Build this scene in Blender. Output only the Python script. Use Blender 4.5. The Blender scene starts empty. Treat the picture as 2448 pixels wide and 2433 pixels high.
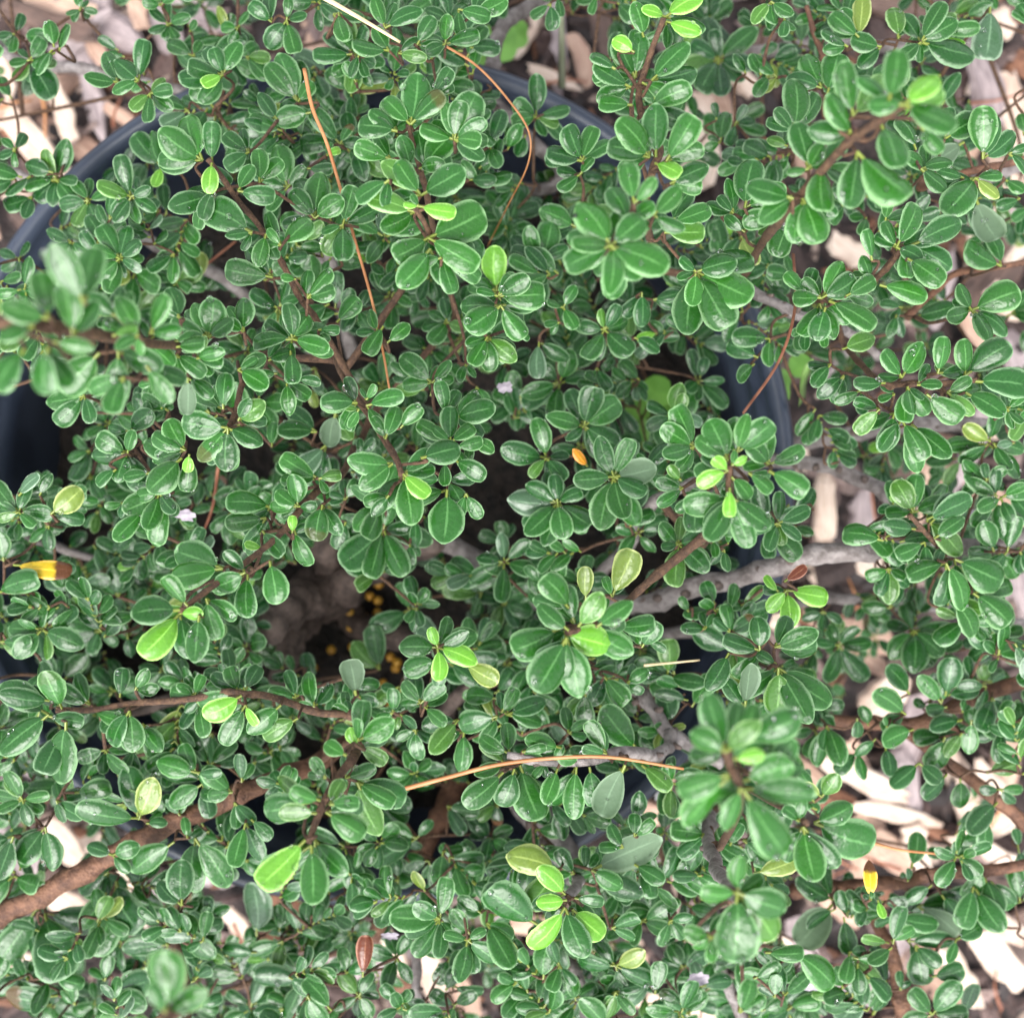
import bpy, math, random
import numpy as np
from mathutils import Vector, noise
from mathutils.bvhtree import BVHTree
R = math.radians
sc = bpy.context.scene
col = sc.collection
random.seed(7); rng = np.random.default_rng(7)

# ------------------------------------------------------------------ camera, sky, sun, exposure
H, F, CX, CY = 0.60, 2884.0, 1224.0, 1216.5          # camera height (m), focal length and centre in photo pixels
cd = bpy.data.cameras.new('camera'); cam = bpy.data.objects.new('camera', cd); col.objects.link(cam)
cam.location = (0, 0, H); cam.rotation_euler = (0, 0, 0)
cd.sensor_fit = 'HORIZONTAL'; cd.sensor_width = 36.0; cd.lens = 36.0 * F / 2448.0
cd.clip_start = 0.01; cd.clip_end = 200.0
cd.dof.use_dof = True; cd.dof.focus_distance = 0.295; cd.dof.aperture_fstop = cd.lens / 3.0
sc.camera = cam

SUN_EL, SUN_AZ = 56.0, 195.0
w = bpy.data.worlds.new('World'); sc.world = w; w.use_nodes = True
nt = w.node_tree; nt.nodes.clear()
sky = nt.nodes.new('ShaderNodeTexSky'); sky.sky_type = 'NISHITA'; sky.sun_disc = False
sky.sun_elevation = R(SUN_EL); sky.sun_rotation = R(SUN_AZ); sky.air_density = 1.0; sky.dust_density = 2.0; sky.ozone_density = 1.0
hs = nt.nodes.new('ShaderNodeHueSaturation'); hs.inputs['Saturation'].default_value = 0.18
bg = nt.nodes.new('ShaderNodeBackground'); bg.inputs['Strength'].default_value = 0.15
wo = nt.nodes.new('ShaderNodeOutputWorld')
nt.links.new(sky.outputs[0], hs.inputs['Color']); nt.links.new(hs.outputs[0], bg.inputs[0]); nt.links.new(bg.outputs[0], wo.inputs[0])
sd = bpy.data.lights.new('sun', 'SUN'); sd.energy = 1.5; sd.angle = R(40); sd.color = (1.0, 0.97, 0.92)
sun = bpy.data.objects.new('sun', sd); col.objects.link(sun)
sun.rotation_euler = (R(90 - SUN_EL), 0, R(180 - SUN_AZ)); sun.location = (0, 0, 3)
vs = sc.view_settings
vs.view_transform = 'Standard'; vs.look = 'None'; vs.gamma = 1.0; vs.use_curve_mapping = False; vs.exposure = 1.8
sc.cycles.debug_use_spatial_splits = True; sc.cycles.max_bounces = 5; sc.cycles.diffuse_bounces = 2; sc.cycles.glossy_bounces = 2; sc.cycles.transmission_bounces = 4

TILE = {0: (0, 0, 1.0)}
_o = [(0, 0), (800, 0), (1588, 0), (0, 790), (800, 790), (1588, 790), (0, 1573), (800, 1573), (1588, 1573)]
for _i, (_x, _y) in enumerate(_o): TILE[_i + 1] = (_x, _y, 860.0 / 1920.0)
TILE[10] = (0, 0, 2448.0 / 1932.0)                  # coordinates read off the whole picture
def src(t, x, y):
    ox, oy, s = TILE[t]; return ox + x * s, oy + y * s
def at(px, py, z):
    d = H - z; return np.array([(px - CX) / F * d, -(py - CY) / F * d, z])
def P(t, x, y, z): return at(*src(t, x, y), z)

# ------------------------------------------------------------------ materials
def mat(name):
    m = bpy.data.materials.new(name); m.use_nodes = True
    t = m.node_tree; t.nodes.clear()
    o = t.nodes.new('ShaderNodeOutputMaterial'); b = t.nodes.new('ShaderNodeBsdfPrincipled')
    t.links.new(b.outputs[0], o.inputs[0])
    return m, t, b, o
class NB:
    def __init__(s, t): s.t = t
    def n(s, k, **kw):
        x = s.t.nodes.new(k)
        for a, v in kw.items(): setattr(x, a, v)
        return x
    def put(s, sock, v):
        if isinstance(v, bpy.types.NodeSocket): s.t.links.new(v, sock)
        else: sock.default_value = v
    def math(s, op, a, b=None, c=None, clamp=False):
        x = s.n('ShaderNodeMath', operation=op, use_clamp=clamp); s.put(x.inputs[0], a)
        if b is not None: s.put(x.inputs[1], b)
        if c is not None: s.put(x.inputs[2], c)
        return x.outputs[0]
    def ramp(s, v, lo, hi):
        x = s.n('ShaderNodeMapRange', interpolation_type='SMOOTHSTEP'); s.put(x.inputs[0], v); x.inputs[1].default_value = lo; x.inputs[2].default_value = hi
        return x.outputs[0]
    def mix(s, f, a, b, blend='MIX'):
        x = s.n('ShaderNodeMix', data_type='RGBA', blend_type=blend); s.put(x.inputs[0], f); s.put(x.inputs[6], a); s.put(x.inputs[7], b)
        return x.outputs[2]
    def noise(s, scale, detail=3, vec=None, rough=0.5, out=0):
        x = s.n('ShaderNodeTexNoise'); x.inputs['Scale'].default_value = scale; x.inputs['Detail'].default_value = detail; x.inputs['Roughness'].default_value = rough
        if vec is not None: s.put(x.inputs['Vector'], vec)
        return x.outputs[out]
    def bump(s, h, strength, dist):
        x = s.n('ShaderNodeBump'); x.inputs['Strength'].default_value = strength; x.inputs['Distance'].default_value = dist; s.put(x.inputs['Height'], h)
        return x.outputs[0]

def leaf_material():
    m, t, b, o = mat('cotoneaster_leaf'); q = NB(t)
    uv = q.n('ShaderNodeUVMap', uv_map='uv').outputs[0]
    sp = q.n('ShaderNodeSeparateXYZ'); t.links.new(uv, sp.inputs[0]); u, v = sp.outputs[0], sp.outputs[1]
    at_ = q.n('ShaderNodeAttribute', attribute_name='tint'); tint, brown = at_.outputs['Color'], at_.outputs['Alpha']
    geo = q.n('ShaderNodeNewGeometry')
    pos = geo.outputs['Position']
    a = q.math('ABSOLUTE', q.math('MULTIPLY_ADD', u, 2.0, -1.0))
    n1 = q.noise(420, 2, pos); n2 = q.noise(1700, 1, pos); n3 = q.noise(5200, 0, pos)
    base = q.mix(q.math('MULTIPLY', q.ramp(n1, 0.35, 0.7), 0.35), tint, q.mix(1.0, tint, (0.62, 0.72, 0.6, 1), 'MULTIPLY'))
    # midrib: thin pale line with short pale side veins, fading towards the tip
    wob = q.math('MULTIPLY_ADD', n2, 0.10, -0.05)
    aw = q.math('ADD', a, wob)
    mid = q.math('SUBTRACT', 1.0, q.ramp(aw, 0.02, 0.10))
    mid = q.math('MULTIPLY', mid, q.math('MULTIPLY', q.ramp(v, 0.0, 0.10), q.math('SUBTRACT', 1.0, q.ramp(v, 0.70, 0.97))))
    wv = q.n('ShaderNodeTexWave'); wv.inputs['Scale'].default_value = 1.0; wv.inputs['Distortion'].default_value = 0.6
    cmb = q.n('ShaderNodeCombineXYZ'); q.put(cmb.inputs[0], q.math('SUBTRACT', q.math('MULTIPLY', v, 2.6), q.math('MULTIPLY', a, 0.55)))
    t.links.new(cmb.outputs[0], wv.inputs['Vector'])
    vein = q.math('MULTIPLY', q.ramp(wv.outputs['Fac'], 0.86, 1.0), q.math('SUBTRACT', 1.0, q.ramp(a, 0.05, 0.7)))
    pale = q.mix(1.0, q.mix(1.0, tint, (2.0, 1.7, 2.0, 1), 'MULTIPLY'), (0.06, 0.085, 0.05, 1), 'ADD')
    c = q.mix(q.math('MULTIPLY', mid, 0.75), base, pale)
    c = q.mix(q.math('MULTIPLY', vein, 0.16), c, pale)
    # felted margin, paled further to paint in the sky highlight on the curled edge
    edge = q.ramp(q.math('ADD', a, q.math('MULTIPLY_ADD', n3, 0.24, -0.12)), 0.76, 0.97)
    tipe = q.ramp(v, 0.93, 1.0)
    edge = q.math('MAXIMUM', edge, tipe)
    margin = q.mix(1.0, q.mix(1.0, tint, (2.6, 1.9, 2.6, 1), 'MULTIPLY'), (0.17, 0.20, 0.15, 1), 'ADD')
    c = q.mix(q.math('MULTIPLY', edge, 0.85), c, margin)
    # withered tip and scattered specks
    bf = q.math('MULTIPLY', brown, q.ramp(q.math('ADD', v, q.math('MULTIPLY_ADD', n1, 0.3, -0.15)), 0.60, 0.72))
    c = q.mix(bf, c, (0.10, 0.035, 0.012, 1))
    c = q.mix(q.math('MULTIPLY', q.ramp(n2, 0.74, 0.80), 0.35), c, (0.20, 0.25, 0.12, 1))
    # leaf stalk
    st = q.math('LESS_THAN', v, -0.01)
    c = q.mix(st, c, (0.22, 0.27, 0.055, 1))
    under = q.mix(0.45, c, (0.15, 0.21, 0.13, 1))
    c = q.mix(geo.outputs['Backfacing'], c, under)
    t.links.new(c, b.inputs['Base Color'])
    rg = q.math('MULTIPLY_ADD', q.ramp(n1, 0.3, 0.7), 0.16, 0.17)
    rg = q.math('MAXIMUM', rg, q.math('MULTIPLY', edge, 0.6))
    rg = q.math('MAXIMUM', rg, q.math('MULTIPLY', geo.outputs['Backfacing'], 0.7))
    t.links.new(rg, b.inputs['Roughness'])
    b.inputs['IOR'].default_value = 1.48
    t.links.new(q.bump(q.noise(800, 1, pos), 0.28, 0.0005), b.inputs['Normal'])
    tr = q.n('ShaderNodeBsdfTranslucent'); t.links.new(q.mix(1.0, c, (1.3, 1.5, 0.5, 1), 'MULTIPLY'), tr.inputs[0])
    ms = q.n('ShaderNodeMixShader'); ms.inputs[0].default_value = 0.22
    t.links.new(b.outputs[0], ms.inputs[1]); t.links.new(tr.outputs[0], ms.inputs[2]); t.links.new(ms.outputs[0], o.inputs[0])
    return m
def bark_material(name, c1, c2, c3, scale=260, lent=0.5):
    m, t, b, o = mat(name); q = NB(t)
    tc = q.n('ShaderNodeTexCoord').outputs['Object']
    n1 = q.noise(scale, 5, tc, 0.62); n2 = q.noise(scale * 4, 3, tc); n3 = q.noise(scale * 0.35, 2, tc)
    c = q.mix(q.ramp(n1, 0.35, 0.65), c1, c2)
    c = q.mix(q.math('MULTIPLY', q.ramp(n2, 0.62, 0.72), lent), c, c3)
    c = q.mix(q.math('MULTIPLY', q.ramp(n3, 0.5, 0.7), 0.4), c, q.mix(1.0, c, (0.55, 0.5, 0.5, 1), 'MULTIPLY'))
    t.links.new(c, b.inputs['Base Color']); b.inputs['Roughness'].default_value = 0.75
    t.links.new(q.bump(q.math('ADD', n1, q.math('MULTIPLY', n2, 0.5)), 0.8, 0.0009), b.inputs['Normal'])
    return m
def wood_material(name, c1, c2, c3):
    m, t, b, o = mat(name); q = NB(t)
    tc = q.n('ShaderNodeTexCoord').outputs['Object']
    oi = q.n('ShaderNodeObjectInfo').outputs['Random']
    mp = q.n('ShaderNodeMapping'); mp.inputs['Scale'].default_value = (14, 260, 260); t.links.new(tc, mp.inputs[0])
    ad = q.n('ShaderNodeVectorMath', operation='ADD'); t.links.new(mp.outputs[0], ad.inputs[0]); t.links.new(oi, ad.inputs[1])
    fib = q.noise(3.0, 4, ad.outputs[0]); n2 = q.noise(70, 4, tc)
    c = q.mix(q.ramp(fib, 0.3, 0.7), c1, c2)
    c = q.mix(q.math('MULTIPLY', q.ramp(n2, 0.48, 0.66), 0.55), c, c3)
    c = q.mix(q.math('MULTIPLY', oi, 0.45), c, q.mix(1.0, c, (0.55, 0.48, 0.46, 1), 'MULTIPLY'))
    t.links.new(c, b.inputs['Base Color']); b.inputs['Roughness'].default_value = 0.7
    t.links.new(q.bump(q.math('ADD', fib, n2), 0.7, 0.001), b.inputs['Normal'])
    return m
def plain_material(name, c1, c2, scale, rough, bump=0.0, bd=0.001, detail=4):
    m, t, b, o = mat(name); q = NB(t)
    tc = q.n('ShaderNodeTexCoord').outputs['Object']
    n1 = q.noise(scale, detail, tc)
    t.links.new(q.mix(q.ramp(n1, 0.35, 0.65), c1, c2), b.inputs['Base Color']); b.inputs['Roughness'].default_value = rough
    if bump: t.links.new(q.bump(n1, bump, bd), b.inputs['Normal'])
    return m
M = {}
M['leaf'] = leaf_material()
M['grey_bark'] = bark_material('grey_bark', (0.12, 0.10, 0.095, 1), (0.25, 0.22, 0.215, 1), (0.34, 0.30, 0.27, 1))
M['brown_bark'] = bark_material('brown_bark', (0.075, 0.032, 0.018, 1), (0.17, 0.08, 0.045, 1), (0.26, 0.16, 0.10, 1), 300, 0.35)
M['twig_bark'] = bark_material('twig_bark', (0.055, 0.026, 0.015, 1), (0.12, 0.062, 0.032, 1), (0.28, 0.20, 0.11, 1), 700, 0.55)
M['twig_tip'] = bark_material('twig_tip', (0.22, 0.17, 0.06, 1), (0.30, 0.26, 0.09, 1), (0.36, 0.30, 0.16, 1), 700, 0.4)
M['crown_bark'] = bark_material('crown_bark', (0.05, 0.035, 0.03, 1), (0.14, 0.10, 0.085, 1), (0.24, 0.19, 0.16, 1), 180, 0.4)
M['soil'] = plain_material('potting_soil', (0.006, 0.0045, 0.004, 1), (0.022, 0.015, 0.012, 1), 260, 0.9, 1.0, 0.004)
M['ground'] = plain_material('mulch_ground', (0.010, 0.007, 0.007, 1), (0.045, 0.030, 0.028, 1), 110, 0.9, 1.0, 0.006, 6)
def bits_material():
    m, t, b, o = mat('bark_bits'); q = NB(t)
    a = q.n('ShaderNodeAttribute', attribute_name='tint').outputs['Color']; n = q.noise(500, 3, q.n('ShaderNodeTexCoord').outputs['Object'])
    t.links.new(q.mix(q.ramp(n, .35, .65), a, q.mix(1.0, a, (.5, .45, .45, 1), 'MULTIPLY')), b.inputs['Base Color']); b.inputs['Roughness'].default_value = .8
    return m
M['bark_bit'] = bits_material()
M['chip_cream'] = wood_material('cream_wood', (0.54, 0.41, 0.32, 1), (0.70, 0.58, 0.49, 1), (0.38, 0.25, 0.19, 1))
M['chip_tan'] = wood_material('tan_wood', (0.36, 0.22, 0.16, 1), (0.54, 0.38, 0.29, 1), (0.20, 0.11, 0.085, 1))
M['chip_grey'] = wood_material('weathered_wood', (0.22, 0.175, 0.18, 1), (0.40, 0.33, 0.33, 1), (0.13, 0.095, 0.095, 1))
M['chip_bark'] = wood_material('dark_bark', (0.07, 0.04, 0.03, 1), (0.16, 0.10, 0.08, 1), (0.045, 0.03, 0.026, 1))
M['needle'] = plain_material('dry_needle', (0.30, 0.115, 0.035, 1), (0.42, 0.19, 0.075, 1), 150, 0.5)
M['needle_dark'] = plain_material('old_needle', (0.17, 0.055, 0.028, 1), (0.28, 0.11, 0.06, 1), 150, 0.6)
M['straw'] = plain_material('straw', (0.46, 0.36, 0.20, 1), (0.58, 0.47, 0.29, 1), 150, 0.5)
M['plastic'] = plain_material('pot_plastic', (0.020, 0.027, 0.045, 1), (0.036, 0.046, 0.072, 1), 40, 0.34, 0.05, 0.001)
M['weed'] = plain_material('weed_leaf', (0.10, 0.26, 0.03, 1), (0.17, 0.38, 0.06, 1), 90, 0.5, 0.2, 0.0006)
M['grass'] = plain_material('grass_blade', (0.09, 0.18, 0.04, 1), (0.16, 0.27, 0.08, 1), 90, 0.5)
M['pale_blade'] = plain_material('dry_blade', (0.28, 0.31, 0.20, 1), (0.38, 0.40, 0.28, 1), 90, 0.6)
M['pellet'] = plain_material('pellet', (0.42, 0.20, 0.02, 1), (0.55, 0.30, 0.04, 1), 300, 0.4)
M['perlite'] = plain_material('pale_stone', (0.45, 0.45, 0.47, 1), (0.62, 0.62, 0.64, 1), 250, 0.7, 0.5, 0.001)
M['petal'] = plain_material('dry_petal', (0.20, 0.175, 0.21, 1), (0.34, 0.30, 0.34, 1), 500, 0.8, 0.3, 0.0005)
def water_material():
    m, t, b, o = mat('water_drop')
    b.inputs['Base Color'].default_value = (1, 1, 1, 1); b.inputs['Transmission Weight'].default_value = 1.0; b.inputs['Roughness'].default_value = 0.02; b.inputs['IOR'].default_value = 1.33
    return m
M['water'] = water_material()

# ------------------------------------------------------------------ object helpers
def tag(o, label=None, cat=None, group=None, kind=None):
    if label: o['label'] = label
    if cat: o['category'] = cat
    if group: o['group'] = group
    if kind: o['kind'] = kind
    return o
def mesh(name, V, Fc, m, parent=None, smooth=True, origin=None):
    V = np.asarray(V, float)
    o_ = np.zeros(3) if origin is None else np.asarray(origin, float)
    me = bpy.data.meshes.new(name); me.from_pydata((V - o_).tolist(), [], Fc if isinstance(Fc, list) else Fc.tolist()); me.update()
    if smooth: me.polygons.foreach_set('use_smooth', [True] * len(me.polygons))
    me.materials.append(m)
    ob = bpy.data.objects.new(name, me); col.objects.link(ob); ob.location = o_
    if parent is not None:
        ob.parent = parent; ob.matrix_parent_inverse.identity(); ob.location = o_ - np.array(world_loc(parent))
    return ob
def world_loc(o):
    v = np.array(o.location)
    while o.parent: o = o.parent; v = v + np.array(o.location)
    return v
def empty(name, loc):
    e = bpy.data.objects.new(name, None); e.empty_display_size = 0.02; col.objects.link(e); e.location = loc; return e
def catmull(pts, n=6):
    p = np.asarray(pts, float)
    if len(p) < 3: return np.array([p[0] + (p[-1] - p[0]) * k / n for k in range(n + 1)])
    p = np.vstack([2 * p[0] - p[1], p, 2 * p[-1] - p[-2]]); out = []
    for i in range(1, len(p) - 2):
        for k in range(n):
            s = k / n; a, b, c, d = p[i - 1], p[i], p[i + 1], p[i + 2]
            out.append(0.5 * ((2 * b) + (c - a) * s + (2 * a - 5 * b + 4 * c - d) * s * s + (3 * b - a - 3 * c + d) * s ** 3))
    out.append(p[-2]); return np.array(out)
def tube(path, r0, r1, sides=8, rough=0.0, seed=0, cap=True, node_every=0.0, flat=1.0):
    path = np.asarray(path, float); n = len(path); V = []; Fc = []
    T = np.gradient(path, axis=0); T /= np.linalg.norm(T, axis=1)[:, None] + 1e-12
    N = np.cross(T[0], (0.31, 0.17, 0.93)); N /= np.linalg.norm(N) + 1e-12
    acc = 0.0
    for i in range(n):
        N = N - T[i] * np.dot(N, T[i]); N /= np.linalg.norm(N) + 1e-12
        B = np.cross(T[i], N); s = i / max(1, n - 1); r = r0 + (r1 - r0) * s
        if i: acc += np.linalg.norm(path[i] - path[i - 1])
        if node_every: r *= 1 + 0.22 * max(0.0, math.cos(2 * math.pi * acc / node_every)) ** 6
        for k in range(sides):
            a = 2 * math.pi * k / sides
            rr = r
            if rough:
                q = path[i] * 190 + np.array([math.cos(a), math.sin(a), seed * 3.1]) * 1.3
                rr = r * (1 + rough * noise.noise(Vector(q)))
            V.append(path[i] + rr * (math.cos(a) * N + flat * math.sin(a) * B))
    for i in range(n - 1):
        for k in range(sides):
            k2 = (k + 1) % sides
            Fc.append([i * sides + k, i * sides + k2, (i + 1) * sides + k2, (i + 1) * sides + k])
    if cap:
        Fc.append(list(range(sides))[::-1]); Fc.append([(n - 1) * sides + k for k in range(sides)])
    return V, Fc

# ------------------------------------------------------------------ ground, mulch
POT_C = np.array(at(690 * 2448 / 1932, 900 * 2448 / 1932, 0.20)); POT_C[2] = 0; POT_R = 815 * 2448 / 1932 / F * (H - 0.20)
def lump(x, y): return 0.010 * noise.noise(Vector((x * 14, y * 14, 0.3))) + 0.006 * noise.noise(Vector((x * 40, y * 40, 4.1)))
V = []; Fc = []; axis = np.concatenate([[-30, -8, -3, -1.2], np.linspace(-0.6, 0.6, 121), [1.2, 3, 8, 30]]); n = len(axis)
for y in axis:
    for x in axis: V.append((x, y, lump(x, y)))
for j in range(n - 1):
    for i in range(n - 1): Fc.append([j * n + i, j * n + i + 1, (j + 1) * n + i + 1, (j + 1) * n + i])
tag(mesh('ground', V, Fc, M['ground']), 'dark brown mulched soil under the potted shrub', 'ground', kind='structure')

def chip_mesh(L, W, T, seed, bits=False):
    rnd = random.Random(seed); nx = 3 if bits else 6; V = []; Fc = []
    bow = rnd.uniform(-0.12, 0.12); tw = rnd.uniform(-0.35, 0.35)
    sec = [(-1, -0.6), (-0.75, 0.85), (0.1, 1.0), (0.85, 0.7), (1, -0.5), (0.1, -1.0)] if not bits else [(-1, -0.3), (0, 1), (1, -0.3)]
    k = len(sec); e0, e1 = rnd.uniform(0.25, 0.9), rnd.uniform(0.12, 0.85)
    for i in range(nx + 1):
        s = i / nx; x = (s - 0.5) * L
        wv = min(1.0, e0 + (1 - e0) * min(1, s * 4), e1 + (1 - e1) * min(1, (1 - s) * 4)) * rnd.uniform(0.86, 1.08)
        sh = rnd.uniform(-0.08, 0.08) * W; a = tw * (s - 0.5)
        for (u, v) in sec:
            yy = u * W * 0.5 * wv * rnd.uniform(0.92, 1.06) + sh; zz = v * T * 0.5 * (0.55 + 0.45 * wv) * rnd.uniform(0.85, 1.1) + bow * L * (4 * (s - 0.5) ** 2 - 0.5)
            V.append((x + (rnd.uniform(-0.06, 0.06) * L if i in (0, nx) else 0), yy * math.cos(a) - zz * math.sin(a), yy * math.sin(a) + zz * math.cos(a)))
    for i in range(nx):
        for j in range(k):
            j2 = (j + 1) % k; Fc.append([i * k + j, i * k + j2, (i + 1) * k + j2, (i + 1) * k + j])
    Fc.append(list(range(k))[::-1]); Fc.append([nx * k + j for j in range(k)])
    return np.array(V), Fc
CHIP = {'cream': ('chip_cream', 'pale cream wood chip'),
        'tan': ('chip_tan', 'tan brown wood chip'),
        'grey': ('chip_grey', 'pinkish grey weathered chip'),
        'bark': ('chip_bark', 'dark brown bark piece')}
MARKS = [(680, 35, 'the pale straw stalk'), (945, 80, 'the light green weed outside the rim'), (70, 280, 'the broad cream chip by the rim'), (1860, 170, 'the long weathered grey slat'), (1600, 1000, 'the knobbly grey branch'), (1900, 540, 'the thin brown twig of silvery leaves'),
         (1700, 1370, 'the forked brown branch'), (1715, 1600, 'the short tan pine needle'), (1880, 1650, 'the straight brown branch with a yellow leaf'), (200, 1640, 'the thick peeling brown branch'), (1160, 1620, 'the big pale grey-green leaf'), (300, 1880, 'the large blurred leaf tip'), (1480, 1820, 'the grey stem of the bright drooping cluster')]
def near_mark(x, y): return min(MARKS, key=lambda q: (q[0] - x) ** 2 + (q[1] - y) ** 2)[2]
def place_chip(x, y, z, L, W, T, rz, kind, seed, tilt=(0, 0), label=None):
    V, Fc = chip_mesh(L, W, T, seed)
    me = bpy.data.meshes.new('wood_chip'); me.from_pydata(V.tolist(), [], Fc); me.update()
    me.materials.append(M[CHIP[kind][0]])
    ob = bpy.data.objects.new('bark_piece' if kind == 'bark' else 'wood_chip', me); col.objects.link(ob)
    ob.location = (x, y, z); ob.rotation_euler = (tilt[0], tilt[1], rz)
    if label: tag(ob, label, 'wood chip')
    else:
        gx, gy = (CX + x / (H - z) * F) * 1932 / 2448, (CY - y / (H - z) * F) * 1932 / 2448
        sh = 'long narrow' if L > 0.042 and W / L < .36 else ('small' if L < 0.03 else ('broad' if W / L > .36 else ''))
        tag(ob, ('%s %s near %s' % (sh, CHIP[kind][1], near_mark(gx, gy))).strip(), 'bark piece' if kind == 'bark' else 'wood chip', {'cream': 'pale wood chips', 'tan': 'tan wood chips', 'grey': 'weathered wood chips', 'bark': 'bark pieces'}[kind] + ' in the mulch')
    return ob
# chips read from the photograph: ends and width in whole-picture pixels
HAND = [(18, 222, 118, 330, 55, 'cream', .024, 'broad cream wood chip beside the upper outer curve of the pot rim'), (92, 150, 135, 258, 38, 'cream', .02, None), (165, 75, 205, 128, 34, 'tan', .018, None), (252, 2, 270, 55, 36, 'tan', .02, None),
 (0, 110, 20, 190, 30, 'cream', .02, None), (20, 20, 170, 60, 45, 'bark', .022, None), (300, 20, 330, 90, 55, 'grey', .014, None), (200, 200, 260, 240, 25, 'tan', .012, None),
 (1085, 70, 1110, 155, 40, 'tan', .02, None), (1000, 130, 1090, 165, 26, 'cream', .02, None), (1125, 0, 1150, 120, 38, 'bark', .02, None), (1050, 20, 1060, 120, 30, 'grey', .012, None),
 (1385, 130, 1420, 175, 44, 'cream', .024, None), (1845, 95, 1875, 240, 66, 'grey', .03, 'long weathered grey wood slat lying under the shrub foliage'), (1885, 20, 1900, 70, 40, 'cream', .02, None), (1500, 240, 1520, 330, 40, 'tan', .02, None),
 (1570, 455, 1640, 490, 50, 'cream', .022, None), (1680, 290, 1750, 320, 40, 'cream', .02, None), (1880, 230, 1925, 330, 30, 'bark', .02, None), (1870, 545, 1925, 600, 46, 'cream', .022, None), (1820, 600, 1870, 680, 40, 'tan', .02, None),
 (1555, 900, 1560, 1010, 46, 'cream', .024, None), (1630, 930, 1625, 1010, 50, 'grey', .022, None), (1590, 1180, 1700, 1225, 52, 'tan', .02, None), (1700, 1280, 1640, 1345, 70, 'cream', .026, 'wide pale cream wood chip below the forked brown branch'),
 (1600, 1400, 1640, 1480, 40, 'tan', .02, None), (1560, 1440, 1700, 1500, 46, 'cream', .026, None), (1700, 1420, 1730, 1540, 40, 'grey', .02, None), (1620, 1520, 1760, 1550, 34, 'cream', .024, None), (1650, 1575, 1720, 1640, 60, 'tan', .02, None),
 (1720, 1560, 1740, 1640, 54, 'cream', .024, None), (1850, 1440, 1900, 1530, 40, 'cream', .022, None), (1860, 1600, 1925, 1640, 36, 'cream', .02, None), (1800, 1700, 1925, 1760, 52, 'cream', .026, None), (1850, 1770, 1925, 1850, 60, 'cream', .026, None),
 (1790, 1790, 1840, 1890, 50, 'cream', .022, None), (1550, 1690, 1620, 1740, 40, 'tan', .02, None), (1500, 1740, 1530, 1830, 54, 'grey', .02, None), (1580, 1850, 1640, 1900, 44, 'cream', .02, None), (1440, 1750, 1490, 1800, 40, 'cream', .02, None),
 (800, 1790, 830, 1880, 56, 'cream', .024, 'pale cream wood chip showing between leaves below the pot rim'), (860, 1850, 900, 1910, 46, 'tan', .02, None), (1180, 1780, 1220, 1830, 36, 'tan', .02, None), (1340, 1870, 1400, 1900, 36, 'cream', .02, None),
 (90, 1560, 150, 1620, 56, 'cream', .026, 'cream wood chip showing above the thick brown branch'), (90, 1680, 170, 1740, 60, 'cream', .026, None), (40, 1600, 70, 1660, 50, 'grey', .02, None), (430, 1720, 470, 1770, 40, 'cream', .02, None), (10, 1780, 60, 1830, 44, 'cream', .02, None), (60, 1860, 110, 1915, 44, 'cream', .02, None), (540, 1830, 600, 1890, 44, 'tan', .02, None), (720, 1760, 760, 1830, 40, 'cream', .018, None)]
for i, (x0, y0, x1, y1, wd, kind, z, lab) in enumerate(HAND):
    a = P(10, x0, y0, z); b = P(10, x1, y1, z); mid = (a + b) / 2
    if np.hypot(*(mid - POT_C)[:2]) < POT_R * 0.94: continue
    W_ = wd * 2448 / 1932 / F * (H - z)
    place_chip(mid[0], mid[1], z, np.linalg.norm(b - a) * 1.12, W_, W_ * random.uniform(0.18, 0.3), math.atan2(b[1] - a[1], b[0] - a[0]), kind, 100 + i, (random.uniform(-.25, .25), random.uniform(-.12, .12)), lab)
cnt = 0; tries = 0
while cnt < 210 and tries < 4000:
    tries += 1
    x, y = random.uniform(-0.30, 0.30), random.uniform(-0.30, 0.30)
    if np.hypot(x - POT_C[0], y - POT_C[1]) < POT_R * 0.98: continue
    kind = random.choices(['cream', 'tan', 'grey', 'bark'], [4, 4, 3, 5])[0]
    L = random.uniform(0.022, 0.058); W_ = L * random.uniform(0.2, 0.42)
    place_chip(x, y, random.uniform(0.002, 0.014), L, W_, W_ * random.uniform(0.2, 0.35), random.uniform(0, math.pi), kind, 500 + cnt, (random.uniform(-.4, .4), random.uniform(-.25, .25)))
    cnt += 1
V = []; Fc = []; BC = []; PAL = [(.05, .03, .026), (.09, .055, .048), (.03, .022, .022), (.16, .11, .10), (.26, .19, .17), (.42, .32, .26), (.20, .09, .05)]
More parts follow.
